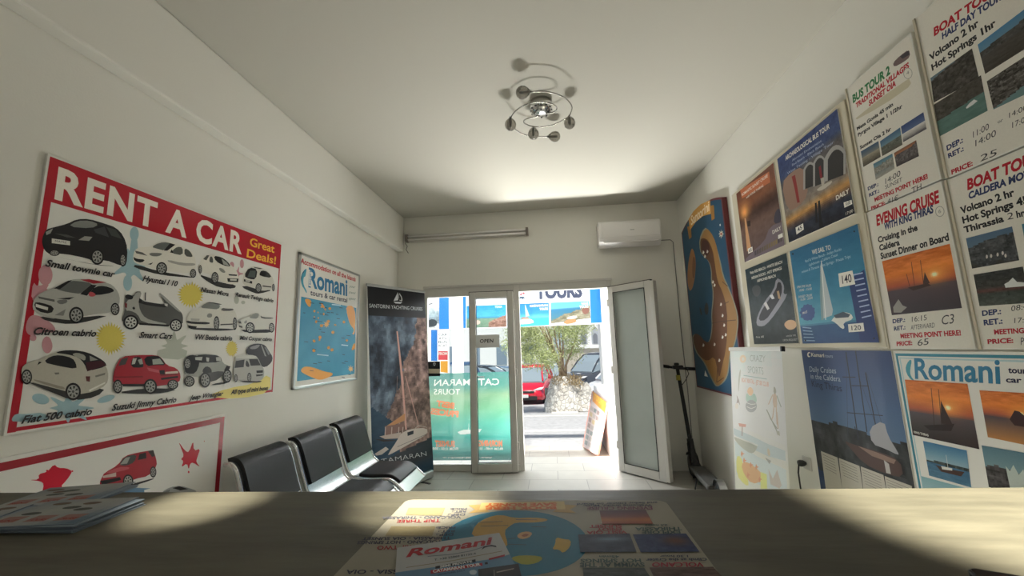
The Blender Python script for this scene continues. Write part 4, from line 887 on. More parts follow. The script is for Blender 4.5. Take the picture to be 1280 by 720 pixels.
s.poly((176, 186, 180), [(530, 585), (550, 608), (565, 580), (590, 625), (610, 600), (640, 720), (555, 705)])
s.begin('coast_photo'); s.photo([(150, 630), (370, 690), (380, 760), (166, 740)], sky_sea([(0, (120, 160, 170)), (1, (150, 180, 186))], [(0, (120, 150, 160)), (1, (110, 140, 150))], .6), 12, 10)
s.end()
# wall socket with plug and cable
sk = on_x(1010, 579, XR)
so = thing('wall_socket', 'white wall socket with black plug and cable under cream board', 'socket', (XR, sk.y, sk.z - .04))
obj('cover_plate', box(NB(), (XR - .012, sk.y - .042, sk.z - .042), (XR, sk.y + .042, sk.z + .042)), M['white'], so, bevel=.006)
bm = NB(); lathe(bm, [(.0, .0), (.018, .0), (.021, .012), (.019, .03), (.010, .045), (0, .046)], (XR - .058, sk.y, sk.z), 'X', 16)
lab(obj('plug', bm, M['black'], so, smooth=True), 'black plug')
bm = NB(); tube(bm, [(XR - .058, sk.y, sk.z - .006), (XR - .065, sk.y + .005, sk.z - .06), (XR - .05, sk.y + .03, sk.z - .2), (XR - .03, sk.y + .06, sk.z - .4), (XR - .02, sk.y + .08, .012)], .005)
lab(obj('cable', bm, M['black'], so, smooth=True), 'black cable')
# ------------------------------------------------------------------ free-standing things in the room
def free_sheet(root, TL, TR, BR, BL, th, name, bm_mat, ink, k):
    """a thin standing sheet through four world points, thickness behind it, and its printing surface"""
    TL, TR, BR, BL = map(Vector, (TL, TR, BR, BL))
    U = (TR - TL).normalized(); V = (TL - BL); V = (V - U * V.dot(U)).normalized(); N = U.cross(V)
    o = obj(name, prism(NB(), [BL, BR, TR, TL], -N * th), bm_mat, root)
    return Sheet(root, TL, U, V, ink, k), N, o
# yachting roll-up banner
rb = thing('pull_up_banner', 'dark pull-up banner of a catamaran under cliffs, beside the black seats', 'banner', (-1.66, 4.32, 0))
TR = on_y(530.5, 365.5, 4.76); TL = on_y(459, 356.5, 3.97); BR = Vector((-1.452, 4.70, .095)); BL = BR + (TL - TR); BL.z = .095
s, N, o = free_sheet(rb, TL, TR, BR, BL, .004, 'fabric', M['board'], M['print'], 1.25)
uL, uR, vT, vB = s.uv((459, 357))[0], s.uv((530.5, 366))[0], s.uv((495, 361))[1], s.uv((537, 590))[1]
s.begin('printed_picture')
def cliff(S, T):
    n = fbm(S * 9 + T * 3, T * 15, 5, 5); c = np.array((64, 76, 92)) + (n - .5)[..., None] * np.array((190, 205, 215))
    e = .78 - .62 * np.clip((T - .14) / .5, 0, 1) + (fbm(T * 8, S * 2, 9) - .5) * .24
    n2 = fbm(S * 14, T * 30, 11, 5); c = np.where((S > e)[..., None], np.array((124, 100, 94)) + (n2 - .5)[..., None] * np.array((210, 180, 170)), c)
    sea = np.array((34, 62, 84)) + (fbm(S * 6, T * 60, 3) - .5)[..., None] * 26
    c = mixc(c, sea, ((T > .52 + S * .34) & (S < .42)) * 1.0); c = mixc(c, np.array((46, 52, 60)) + (fbm(S * 5, T * 70, 3) - .5)[..., None] * 24, (T > .84 - S * .05) * 1.0)
    return mixc(c, np.array((34, 60, 78)), np.clip((T - .9) * 20, 0, 1))
hz = s.crop(450, 350, 5.54).uv((240, 254))[1]
s.photo([(uL, hz), (uR, hz), (uR, vB), (uL, vB)], cliff, 50, 110, px=False)
s.begin('header_panel'); s.face([(uL, hz), (uR, hz), (uR, vT), (uL, vT)], (26, 27, 31))
s.begin('header_lettering'); s.text((206, 208, 212), 'SANTORINI YACHTING CRUISES', (64, 190), (432, 212), (64, 164), bold=.0)
s.begin('sail_mark'); s.poly((200, 202, 206), [(232, 145), (262, 85), (264, 140)], smooth=0); s.poly((200, 202, 206), [(268, 82), (292, 120), (293, 150), (268, 140)], smooth=1); s.poly((26, 27, 31), [(270, 92), (286, 124), (286, 142), (270, 136)]); s.poly((200, 202, 206), [(232, 150), (293, 154), (280, 164), (245, 162)])
s.begin('catamaran_picture'); CA = (186, 170, 162); s.crop(450, 350, 5.54)
s.poly((204, 160, 146), [(252, 355), (262, 355), (304, 722), (288, 722)]); s.crop(450, 470, 5.143)
s.poly((200, 158, 146), [(262, 0), (276, 0), (302, 345), (290, 345)]); s.line((190, 150, 140), [(292, 0), (374, 312)], 5); s.line((150, 122, 116), [(240, 0), (236, 120), (300, 160)], 2)
s.poly((190, 138, 96), [(158, 330), (290, 240), (288, 285), (175, 335)]); 
s.poly((130, 100, 94), [(160, 322), (285, 305), (280, 345), (165, 395)]); 
for x in (164, 205, 250, 276): s.line(CA, [(x, 328), (x - 4, 392)], 6)
s.poly(CA, [(125, 388), (262, 362), (280, 400), (160, 405)]); s.poly((36, 32, 34), [(92, 405), (150, 408), (245, 415), (150, 422)])
s.poly((200, 188, 182), [(178, 505), (235, 420), (262, 370), (320, 340), (430, 332), (436, 372), (330, 430), (240, 480), (186, 508)], smooth=1); s.poly((40, 44, 54), [(304, 362), (344, 350), (344, 372), (306, 386)])
s.poly((186, 176, 172), [(95, 500), (165, 455), (185, 470), (140, 505), (105, 512)]); s.line(CA, [(345, 345), (375, 318), (430, 330)], 4); s.line((120, 108, 106), [(240, 455), (432, 372)], 3)
s.begin('footer_lettering'); s.text((206, 208, 212), 'CATAMARAN', (38, 585), (428, 512), (34, 552), bold=-.012); s.text((206, 208, 212), 'CRUISES', (210, 650), (372, 606), (206, 618), bold=-.012)
s.end()
e = (TR - TL).normalized(); d = Vector((e.x, e.y, 0)).normalized(); nn = Vector((d.y, -d.x, 0))
bm = NB(); rz = Matrix.Rotation(math.atan2(d.y, d.x), 3, 'Z'); bl_ = Vector((BL.x, BL.y, 0)); W = (BR - BL).length
boxc(bm, bl_ + d * W / 2 - nn * .015 + Vector((0, 0, .05)), (W + .05, .11, .085), rz); lab(obj('base_cassette', bm, M['steel'], rb, bevel=.018, segs=3), 'silver base cassette')
bm = NB(); boxc(bm, TL + (TR - TL) / 2 + Vector((0, 0, .006)), (W + .02, .018, .030), Matrix.Rotation(math.atan2(d.y, d.x), 3, 'Z') @ Matrix.Rotation(-math.atan2(TR.z - TL.z, W), 3, 'Y')); lab(obj('top_rail', bm, M['steel'], rb, bevel=.004), 'silver top rail')
bm = NB(); p0 = bl_ + d * W / 2 - nn * .03 + Vector((0, 0, .08)); p1 = TL + (TR - TL) / 2 - nn * .02; tube(bm, [p0, p1], .008); obj('support_pole', bm, M['steel'], rb, smooth=True)
for k in (.18, .82):
    bm = NB(); c = bl_ + d * W * k + Vector((0, 0, .004)); boxc(bm, c + nn * .06, (.03, .16, .008), rz); obj('foot', bm, M['dark'], rb, bevel=.002)

# crazy sports banner by the right wall, light shines through its cloth
cb = thing('pull_up_banner', 'pale washed-out water sports banner leaning by right wall near the socket', 'banner', (1.45, 3.2, 0))
TL = on_x(912.5, 438, 1.50); TR = on_x(977, 438, 1.50); BL = on_x(920, 611, 1.42); BL = TL + (BL - TL) * ((TL.z - .05) / (TL.z - BL.z)); BR = BL + (TR - TL)
cloth = print_mat('backlit_cloth', .7); cn = cloth.node_tree; pb = cn.nodes['Principled BSDF']
tl_ = cn.nodes.new('ShaderNodeBsdfTranslucent'); ms = cn.nodes.new('ShaderNodeMixShader'); ms.inputs[0].default_value = .55
for l in list(cn.links):
    if l.to_socket == pb.inputs['Base Color']: cn.links.new(l.from_socket, tl_.inputs['Color'])
cn.links.new(pb.outputs[0], ms.inputs[1]); cn.links.new(tl_.outputs[0], ms.inputs[2]); cn.links.new(ms.outputs[0], cn.nodes['Material Output'].inputs[0])
U = (TR - TL).normalized(); V = (TL - BL); V = (V - U * V.dot(U)).normalized()
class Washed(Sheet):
    """ink mixed towards a pale tone on see-through cloth"""
    def col(s, c): return rgb(*[v * .58 + w_ * .42 for v, w_ in zip(c, (226, 227, 218))], k=s.k)  # paler mix puts the look of light behind the cloth into the ink
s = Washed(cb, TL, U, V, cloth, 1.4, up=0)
W = (TR - TL).length; H = (TL - BL).length
s.begin('fabric'); s.photo([(0, 0), (W, 0), (W, -H), (0, -H)], lambda S, T: ramp(T, [(0, (214, 222, 222)), (.35, (226, 230, 222)), (.6, (226, 226, 212)), (1, (222, 220, 206))]) + (fbm(S * 4, T * 5, 2) - .5)[..., None] * 14, 12, 24, px=False)
G1, G2, OR = (150, 158, 160), (176, 176, 166), (222, 176, 142)
s.begin('heading_lettering'); s.crop(905, 425, 7.2)
s.text(G1, 'CRAZY', (234, 190), (372, 198), (234, 135), bold=-.005); s.text(G1, 'SPORTS', (216, 295), (356, 312), (212, 235), bold=-.005)
s.text((200, 150, 140), 'BOAT RENTAL - JET SKI CLUB', (160, 375), (402, 420), (160, 340), bold=.02); s.line((150, 170, 176), [(176, 318), (385, 352)], 7)
s.begin('sports_picture'); s.ell((230, 190, 168), 170, 170, 28, 36); s.ell((222, 222, 214), 172, 172, 12, 16)
s.poly((168, 168, 166), [(148, 250), (152, 300), (140, 380), (132, 480), (128, 430), (130, 330)], smooth=1); s.poly((150, 136, 140), [(112, 490), (135, 540), (145, 590), (128, 560), (112, 575), (120, 530)]); s.ell((226, 206, 202), 115, 595, 16, 26)
s.poly(OR, [(205, 470), (222, 425), (250, 425), (268, 470), (240, 510)], smooth=1); s.poly((160, 186, 178), [(195, 520), (205, 470), (235, 515), (275, 470), (298, 540), (285, 570), (205, 560)], smooth=1)
s.ell((150, 150, 156), 245, 595, 50, 56); s.line((216, 218, 214), [(205, 565), (245, 580), (285, 575)], 6); s.line((216, 218, 214), [(205, 600), (245, 618), (288, 600)], 6)
SK = (190, 166, 152)
s.poly((150, 146, 140), [(448, 410), (468, 440), (472, 480), (445, 485)], smooth=1); s.poly(SK, [(440, 480), (475, 485), (480, 600), (462, 610), (440, 590)], smooth=1); s.line(SK, [(440, 490), (400, 580)], 8); s.line((140, 146, 140), [(476, 500), (515, 605)], 7); s.line(SK, [(452, 600), (440, 690), (430, 720)], 10); s.line(SK, [(470, 600), (478, 760)], 9); s.line((140, 140, 136), [(384, 625), (420, 710), (480, 800)], 8)
s.crop(905, 515, 7.2)
s.line((140, 140, 136), [(395, 0), (435, 85), (490, 200)], 8); s.line(SK, [(475, 0), (488, 150)], 9); s.poly((168, 166, 160), [(470, 170), (500, 175), (505, 215), (480, 205)])
s.poly((180, 192, 200), [(88, 145), (250, 215), (400, 290), (552, 350), (556, 440), (400, 400), (250, 330), (90, 200)]); s.poly((196, 206, 212), [(96, 260), (300, 400), (560, 520), (570, 690), (400, 690), (110, 560)])
s.poly((168, 168, 160), [(85, 215), (190, 250), (308, 300), (280, 360), (240, 375), (170, 330), (110, 270)], smooth=1); s.poly((226, 226, 216), [(85, 208), (308, 296), (300, 308), (90, 222)]); s.poly((190, 130, 120), [(130, 100), (200, 112), (195, 135), (140, 130)]); s.line((150, 130, 128), [(165, 130), (163, 215)], 8)
s.poly((232, 206, 110), [(110, 400), (150, 395), (190, 520), (230, 660), (190, 660), (115, 570)], smooth=1); s.poly((222, 160, 110), [(155, 470), (200, 440), (330, 530), (360, 620), (250, 650), (180, 560)], smooth=1); s.poly((224, 220, 120), [(330, 540), (385, 560), (390, 690), (330, 690)])
s.poly((190, 176, 170), [(400, 510), (440, 600), (480, 520), (520, 660), (500, 690), (420, 650)]); s.poly((196, 180, 160), [(390, 320), (412, 340), (418, 400), (395, 390)], smooth=1); s.poly((150, 150, 148), [(370, 410), (425, 440), (410, 468)])
for x, y in ((160, 370), (180, 430), (240, 470), (290, 490), (320, 600), (215, 560)): s.poly((206, 130, 92), [(x, y - 22), (x + 10, y), (x + 26, y + 4), (x + 8, y + 14), (x + 2, y + 36), (x - 8, y + 10)])
s.end()
bm = NB(); c = TL + (TR - TL) / 2 + V * .010; rr = Matrix((U, -U.cross(V), V)).transposed(); boxc(bm, c, (W + .01, .02, .030), rr); lab(obj('top_rail', bm, M['white'], cb, bevel=.004), 'white top rail')
bm = NB(); boxc(bm, TR + U * .012 + V * .010, (.018, .024, .034), rr); lab(obj('end_cap', bm, M['black'], cb, bevel=.003), 'black end cap')
bm = NB(); boxc(bm, (BL + BR) / 2 + Vector((0, 0, -.010)), (W + .04, .11, .075), Matrix.Rotation(math.atan2(U.y, U.x), 3, 'Z')); obj('base_cassette', bm, M['steel'], cb, bevel=.014)
bm = NB(); tube(bm, [(BL + BR) / 2 - U.cross(V) * .03, (TL + TR) / 2 - U.cross(V) * .012], .007); obj('support_pole', bm, M['steel'], cb, smooth=True)

# beam seating: three black padded seats
bn = thing('beam_bench', 'chrome beam bench with three black padded seats along left wall', 'bench', (-1.6, 2.95, 0))
M['pad'] = mat('black_vinyl', (0.014, 0.014, 0.015), .5, bump=.05, bscale=60, spec=.22)
M['mesh'] = mat('perforated_steel', (0.46, 0.47, 0.46), .3, .9, noise=.12, nscale=140)
PROF = [(-1.862, .828), (-1.832, .836), (-1.800, .818), (-1.778, .770), (-1.752, .690), (-1.722, .600), (-1.690, .515), (-1.655, .462), (-1.600, .438), (-1.50, .430), (-1.41, .434), (-1.345, .434), (-1.30, .415), (-1.245, .370), (-1.19, .322)]
def ribbon(bm, prof, ya, yb, off0, off1):
    """strip between two offsets from the profile, from ya to yb"""
    n = len(prof); N2 = []
    for i in range(n):
        a, b = prof[max(0, i - 1)], prof[min(n - 1, i + 1)]; dx, dz = b[0] - a[0], b[1] - a[1]; L = math.hypot(dx, dz); N2.append((-dz / L * -1 * -1, dx / L))
    lo = [[bm.verts.new((p[0] + q[0] * off0, y, p[1] + q[1] * off0)) for p, q in zip(prof, N2)] for y in (ya, yb)]
    hi = [[bm.verts.new((p[0] + q[0] * off1, y, p[1] + q[1] * off1)) for p, q in zip(prof, N2)] for y in (ya, yb)]
    for i in range(n - 1):
        bm.faces.new((lo[0][i], lo[0][i + 1], lo[1][i + 1], lo[1][i])); bm.faces.new((hi[0][i], hi[1][i], hi[1][i + 1], hi[0][i + 1]))
        for k in (0, 1): bm.faces.new((lo[k][i], hi[k][i], hi[k][i + 1], lo[k][i + 1]))
    for i in (0, n - 1): bm.faces.new((lo[0][i], lo[1][i], hi[1][i], hi[0][i]))
    bmesh.ops.recalc_face_normals(bm, faces=bm.faces); return bm
def refine(P, it=1):
    for _ in range(it):
        q = [P[0]]
        for a, b in zip(P, P[1:]): q += [(a[0] * .75 + b[0] * .25, a[1] * .75 + b[1] * .25), (a[0] * .25 + b[0] * .75, a[1] * .25 + b[1] * .75)]
        P = q + [P[-1]]
    return P
PR = refine(PROF, 2)
BACK = [p for p in PR if p[1] > .545]; SEAT = [p for p in PR if p[0] > -1.62 and p[1] > .378]
for yc in (2.42, 2.945, 3.47):
    y0, y1 = yc - .228, yc + .228
    sh = obj('seat_shell', ribbon(NB(), PR, y0, y1, -.004, .004), M['mesh'], bn, smooth=False)
    lab(obj('back_pad', ribbon(NB(), BACK, y0 + .026, y1 - .026, .004, .030), M['pad'], sh, bevel=.010, segs=3), 'black padded backrest')
    lab(obj('seat_pad', ribbon(NB(), SEAT, y0 + .026, y1 - .026, .004, .030), M['pad'], sh, bevel=.010, segs=3), 'black padded seat')
    for y in (y0, y1):
        bm = NB(); tube(bm, [(p[0], y, p[1]) for p in PR], .0125, 8); lab(obj('edge_tube', bm, M['chrome'], sh, smooth=True), 'chrome edge tube')
    bm = NB(); boxc(bm, (-1.52, yc, .395), (.22, .10, .065)); obj('seat_bracket', bm, M['steel'], sh, bevel=.004)
bm = NB(); boxc(bm, (-1.52, 2.945, .345), (.08, 1.60, .05)); obj('beam', bm, M['steel'], bn, bevel=.006)
for y in (2.30, 3.59):
    bm = NB(); tube(bm, [(-1.52, y, .34), (-1.52, y, .10)], .022, 10)
    tube(bm, [(-1.80, y, .012), (-1.74, y, .055), (-1.60, y, .10), (-1.44, y, .10), (-1.32, y, .055), (-1.27, y, .012)], .019, 10); lab(obj('leg', bm, M['chrome'], bn, smooth=True), 'chrome leg')

# things on the counter
M['matt'] = print_mat('matt_ink', .6)
M['matt'].node_tree.nodes['Principled BSDF'].inputs['Specular IOR Level'].default_value = .12
s_m = thing('counter_map', 'large printed island tour map with rounded corners lying on the counter', 'map', (-.06, .70, CZ))
X0, X1, Y0, Y1 = -.3535, .232, .36, .965
def rrect(x0, x1, y0, y1, r): return arc((x1 - r, y1 - r), r, 0, PI / 2, 6) + arc((x0 + r, y1 - r), r, PI / 2, PI, 6) + arc((x0 + r, y0 + r), r, PI, 1.5 * PI, 6) + arc((x1 - r, y0 + r), r, 1.5 * PI, 2 * PI, 6)
obj('sheet', prism(NB(), [(x, y, CZ) for x, y in rrect(X0, X1, Y0, Y1, .018)], (0, 0, .0015)), mat('cream_sheet', (0.27, 0.25, 0.20), .6, spec=.12), s_m)
s = Sheet(s_m, (0, 0, CZ + .0015), (1, 0, 0), (0, 1, 0), M['matt'], .85, up=.0002)
GREY, DRED, DGR, DKB = (92, 92, 104), (150, 52, 58), (70, 88, 84), (58, 58, 78)
s.begin('sea_picture'); s.crop(530, 615, 6.095)
s.ell((50, 110, 134), 690, 392, 560, 252, 40)
s.begin('island_picture'); LY = (178, 142, 70)
s.poly(LY, [(355, 345), (390, 250), (480, 195), (580, 172), (690, 200), (830, 195), (945, 205), (930, 225), (820, 235), (700, 232), (650, 262), (610, 300), (640, 400), (620, 420), (540, 380)], smooth=1)
s.poly((190, 150, 110), [(705, 340), (730, 310), (790, 300), (830, 315), (800, 350), (740, 362)], smooth=1); s.poly((140, 90, 70), [(735, 335), (770, 318), (805, 325), (770, 345)], smooth=1)
s.poly((184, 150, 64), [(1005, 345), (1060, 360), (1120, 365), (1115, 420), (1060, 470), (1030, 440), (975, 440), (1000, 400)], smooth=1); s.poly((152, 150, 50), [(660, 500), (740, 482), (880, 488), (908, 510), (860, 545), (760, 558), (690, 530)], smooth=1)
for a, b in (((430, 262), (640, 256)), ((420, 232), (600, 226)), ((640, 360), (700, 352)), ((640, 400), (780, 404)), ((820, 265), (930, 268)), ((700, 212), (860, 214))): s.line((70, 80, 84), [a, b], 4)
s.begin('ribbon_picture'); TAN = (196, 170, 112)
s.poly((176, 146, 92), [(340, 102), (432, 96), (500, 152), (340, 162), (390, 135)]); s.poly((176, 146, 92), [(1060, 96), (1165, 105), (1110, 135), (1160, 162), (980, 152)]); s.poly(TAN, [(438, 84), (1068, 72), (1078, 132), (420, 136)])
s.begin('ribbon_lettering'); s.text((190, 92, 36), 'BOOK HERE', (1005, 112), (470, 116), (1012, 132), bold=.06); s.text((190, 92, 36), 'SAVE MONEY', (1010, 84), (468, 90), (1012, 106), bold=.06)
s.begin('trip_lettering'); s.crop(400, 610, 4.923); kw = dict(bold=.025, shear=.2)
for c, t, a, b, h in ((DRED, 'TRIP THREE', (735, 194), (470, 198), 17), (GREY, 'VOLCANO - THIRASSIA', (862, 173), (385, 178), 15), (GREY, 'DEP.:', (895, 158), (785, 160), 12), (GREY, 'RET.:', (900, 140), (810, 142), 11), (GREY, 'PRICE:', (905, 124), (800, 126), 10),
    (DKB, 'THIRASSIA - OIA SUNSET', (800, 302), (258, 306), 17), (DKB, 'VOLCANO - HOT SPRINGS', (745, 324), (228, 330), 18), (DKB, 'DEP.:', (822, 280), (712, 283), 15), (DKB, 'RET.:', (830, 260), (725, 262), 14), (DKB, 'PRICE:', (835, 238), (712, 240), 13), (DRED, 'TRIP TWO', (590, 354), (350, 360), 22), (DKB, 'THIRASSIA - OIA', (680, 504), (165, 508), 24)):
    s.text(c, t, a, b, (a[0] + h * .35, a[1] + h), **kw)
s.begin('writing_patch'); s.poly((150, 138, 104), [(545, 124), (770, 124), (748, 172), (526, 168)]); s.poly((142, 130, 100), [(440, 238), (712, 238), (690, 299), (400, 297)])
s.begin('tour_lettering'); s.crop(640, 610, 4.571)
for c, t, a, b, h in (((120, 70, 92), 'EVENING CRUISE', (800, 108), (430, 110), 17), (DKB, 'Welcome drinks, Music', (800, 96), (408, 98), 10), (DKB, 'and Sailor Dinner on Board', (830, 80), (372, 90), 10), (DRED, 'SUNSET', (625, 212), (442, 214), 16), (DRED, 'ENJOY', (625, 230), (482, 232), 15), (DRED, 'VISIT OIA', (656, 247), (425, 249), 17),
    (DGR, '2,5 hours', (888, 210), (760, 212), 9), (DGR, 'THIRASSIA', (968, 226), (703, 229), 17), (DGR, 'EXPLORE', (960, 246), (742, 248), 17), (DGR, '45min', (612, 389), (498, 390), 12), (DGR, 'HOT SPRINGS', (735, 408), (392, 410), 20), (DGR, 'SWIMM AT THE', (755, 431), (388, 434), 22), (DKB, '1.30 hour', (1005, 387), (845, 388), 12), (DKB, 'Climb at the Crater', (1112, 404), (765, 408), 15), ((150, 36, 56), 'VOLCANO', (1092, 429), (800, 431), 24)):
    s.text(c, t, a, b, (a[0] + h * .25, a[1] + h), bold=.03)
for q, fn in (([(500, 132), (765, 129), (806, 208), (516, 209)], lambda S, T: ramp(T, [(0, (84, 56, 66)), (.45, (120, 70, 62)), (.7, (170, 104, 60)), (1, (140, 74, 54))])), ([(378, 270), (672, 264), (712, 369), (390, 371)], lambda S, T: mixc(np.array((58, 64, 82)) + (fbm(S * 9, T * 9, 3) - .5)[..., None] * 40, np.array((110, 130, 150)), np.exp(-((S - .6) ** 2 * 9 + (T - .3) ** 2 * 60)))),
              ([(690, 268), (995, 264), (1072, 368), (735, 371)], lambda S, T: mixc(np.array((44, 56, 94)) + (fbm(S * 9, T * 9, 5) - .5)[..., None] * 50, np.array((92, 60, 56)), np.exp(-((S - .72) ** 2 * 16 + (T - .4) ** 2 * 14)))), ([(405, 460), (755, 460), (795, 520), (410, 520)], rocks((70, 76, 72), 60, 8, 2)), ([(785, 459), (1150, 455), (1210, 520), (815, 520)], rocks((90, 70, 64), 60, 8, 4))):
    s.begin('printed_photo'); s.photo(q, fn, 20, 14)
s.end()
# loose leaflet
CZ2 = CZ + .0042
def zq(px, py, z, cv): return on_z(cv[0] + px / cv[2], cv[1] + py / cv[2], z)
cv = (480, 650, 6.4); a, b = zq(105, 225, CZ2, cv), zq(922, 105, CZ2, cv); dd = (b - a); nn = Vector((dd.y, -dd.x, 0)).normalized() * .21
lf = thing('leaflet', 'white and blue leaflet with red heading lying on the counter map', 'leaflet', (a + b + nn) / 2 - Vector((0, 0, .0004)))
obj('paper', prism(NB(), [a + nn, b + nn, b, a], (0, 0, .0006)), mat('leaflet_paper', (0.36, 0.36, 0.36), .6, spec=.12), lf)
s = Sheet(lf, a + Vector((0, 0, .0006)), dd, -nn, M['matt'], 1.0, up=.0002)
s.begin('printed_panel'); s.crop(*cv); 
W = dd.length
s.face([(0, -.21), (W, -.21), (W, s.uv((1010, 275))[1]), (W * .86, s.uv((760, 330))[1]), (0, s.uv((100, 420))[1])], (88, 120, 146)); s.layer += 1
s.face([s.uv((752, 395)), s.uv((1075, 350)), (W * .97, -.2), (W * .62, -.2)], (36, 34, 38)); s.line((150, 140, 130), [(900, 420), (1040, 390)], 8); s.line((120, 118, 116), [(880, 400), (884, 460)], 6)
s.begin('heading_lettering'); s.text((150, 34, 40), 'Romani', (176, 298), (872, 192), (196, 236), bold=.03, shear=.15)
s.begin('swoosh_mark'); s.line((110, 112, 120), [(350, 292), (550, 275), (700, 248), (800, 215), (892, 208)], 6); s.poly((36, 36, 44), [(778, 240), (800, 212), (860, 200), (896, 208), (900, 220), (850, 210), (810, 222)]); s.line((120, 100, 70), [(178, 382), (560, 325), (945, 250)], 4)
s.begin('leaflet_lettering'); s.text((70, 74, 84), 'T. +30 22860 81123-4', (402, 328), (736, 275), (402, 314), bold=.03)
s.poly((36, 36, 42), [(412, 372), (732, 316), (734, 340), (410, 392)]); s.text((196, 196, 196), 'SEMI PRIVATE', (448, 384), (706, 340), (448, 368), bold=.04)
s.poly((150, 28, 40), [(372, 405), (785, 345), (790, 366), (374, 433)]); s.text((206, 206, 206), 'CATAMARAN TOUR', (392, 424), (774, 366), (390, 402), bold=.04)
s.poly((140, 36, 46), [(838, 310), (965, 278), (966, 292), (840, 324)]); s.poly((30, 30, 36), [(806, 342), (828, 338), (832, 356), (808, 358)])
s.text((40, 60, 90), 'DEPARTURES DAILY', (432, 448), (650, 410), (430, 436), bold=.02); s.poly((170, 184, 196), [(680, 410), (720, 400), (745, 412), (735, 440), (690, 440)], smooth=1); s.end()

# piles of leaflets at the left end
LW, LH = .205, .150
pm = mat('leaflet_stock', (0.20, 0.24, 0.29), .6, spec=.15)
def leaflet_print(s, seed):
    R = random.Random(seed); s.begin('printed_cover')
    s.photo([(-LW / 2 + .002, LH / 2 - .002), (LW / 2 - .002, LH / 2 - .002), (LW / 2 - .002, -LH / 2 + .002), (-LW / 2 + .002, -LH / 2 + .002)], lambda S, T: ramp(S * .6 + T * .4, [(0, (150, 160, 166)), (.4, (190, 190, 184)), (.7, (176, 180, 182)), (1, (100, 128, 154))]), 10, 8, px=False)
    for i in range(5): s.ell((92, 94, 92) if i % 3 else (120, 100, 90), R.uniform(-.07, .07), R.uniform(-.01, .06), .020, .009, 14, px=False)
    for i in range(3):
        x = -.065 + i * .062; s.poly((176, 134, 128), [(x - .022, -.055), (x + .022, -.055), (x + .022, -.022), (x - .022, -.022)], px=False); s.text((170, 60, 60), ('RENT', 'TOURS', 'CRUISE')[i], (x - .019, -.050), (x + .019, -.050), (x - .019, -.040), px=False, bold=.03)
    s.end()
proto = None
def pile(cx, cy, ang, n, seed, label, top_label, where, fan=.004):
    global proto
    R = random.Random(seed)
    for i in range(n):
        z = CZ + .0002 + i * .0016; a = ang + R.uniform(-.04, .04); x, y = cx + R.uniform(-fan, fan) - i * .0006, cy + R.uniform(-fan, fan)
        if i < n - 1:
            if proto is None:
                proto = obj('leaflet', box(NB(), (-LW / 2, -LH / 2, 0), (LW / 2, LH / 2, .0014)), pm); o = proto
            else: o = proto.copy(); COL.objects.link(o)
            o.location = (x, y, z); o.rotation_euler = (0, 0, a); tag(o, label, 'leaflet', where)
        else:
            t = thing('leaflet', top_label, 'leaflet', (0, 0, 0), where)
            obj('paper', box(NB(), (-LW / 2, -LH / 2, 0), (LW / 2, LH / 2, .0014)), pm, t)
            s = Sheet(t, (0, 0, .0014), (1, 0, 0), (0, 1, 0), M['matt'], .62, up=.0002); leaflet_print(s, seed)
            t.location = (x - .012, y + .004, z); t.rotation_euler = (0, 0, a + .10)
pile(-1.088, .850, .05, 9, 1, 'folded blue leaflet inside the front pile at left end of counter', 'top leaflet of the front pile, nearest the counter middle', 'leaflets in the front pile')
pile(-1.31, .800, .16, 7, 2, 'folded blue leaflet inside the pile at far left edge of photo', 'top leaflet of the pile cut off by the left photo edge', 'leaflets in the left pile')
pile(-1.24, .968, .12, 5, 3, 'folded blue leaflet inside the rear pile beside the counter far edge', 'top leaflet of the rear pile by the far counter edge', 'leaflets in the rear pile')
# phone
ph = thing('smartphone', 'black smartphone corner at the lower right on the counter', 'phone', (.63, .64, CZ))
A = on_z(1206, 707.5, CZ + .010); B = on_z(1280, 719.5, CZ + .010); u = (B - A); u.z = 0; u.normalize(); v = Vector((u.y, -u.x, 0))
P = [A + u * x + v * y for x, y in rrect(0, .152, 0, .073, .010)]
obj('body', prism(NB(), [Vector((p.x, p.y, CZ)) for p in P], (0, 0, .009)), M['black'], ph, bevel=.002)
obj('screen', prism(NB(), [Vector((p.x, p.y, CZ + .009)) for p in [A + u * x + v * y for x, y in rrect(.003, .149, .003, .070, .008)]], (0, 0, .0012)), mat('dark_screen', (0.004, 0.004, 0.005), .3, spec=.15), ph)

# electric scooter in the corner
sct = thing('kick_scooter', 'black electric kick scooter with grey deck parked in right back corner', 'scooter', (1.43, 4.5, 0))
fw = Vector((1.468, 4.745, 0)); rw = Vector((1.405, 3.86, 0)); ax = (fw - rw).normalized(); sd = Vector((ax.y, -ax.x, 0))
def wheel_bm(c, r, w, n=28):
    bm = NB(); lathe(bm, [(r * .62, -w * .45), (r * .86, -w * .5), (r * .97, -w * .32), (r, 0), (r * .97, w * .32), (r * .86, w * .5), (r * .62, w * .45), (r * .62, -w * .45)], c, (ax, Vector((0, 0, 1)), sd), n); return bm
for c, wr, ww in ((fw, .122, .062), (rw, .108, .05)):
    c = c + Vector((0, 0, wr)); wh = obj('wheel', wheel_bm(c, wr, ww), M['black'], sct, smooth=True)
    bm = NB(); lathe(bm, [(0, -.022), (.066, -.02), (.066, .02), (0, .022)], c, (ax, Vector((0, 0, 1)), sd), 20); obj('hub', bm, M['steel'], wh)
rot = Matrix((sd, ax, Vector((0, 0, 1)))).transposed()
bm = NB(); dc = (fw * .46 + rw * .54) + Vector((0, 0, .135)); boxc(bm, dc, (.158, .62, .045), rot); obj('deck', bm, mat('deck_grey', (0.11, 0.11, 0.105), .5), sct, bevel=.012, segs=3)
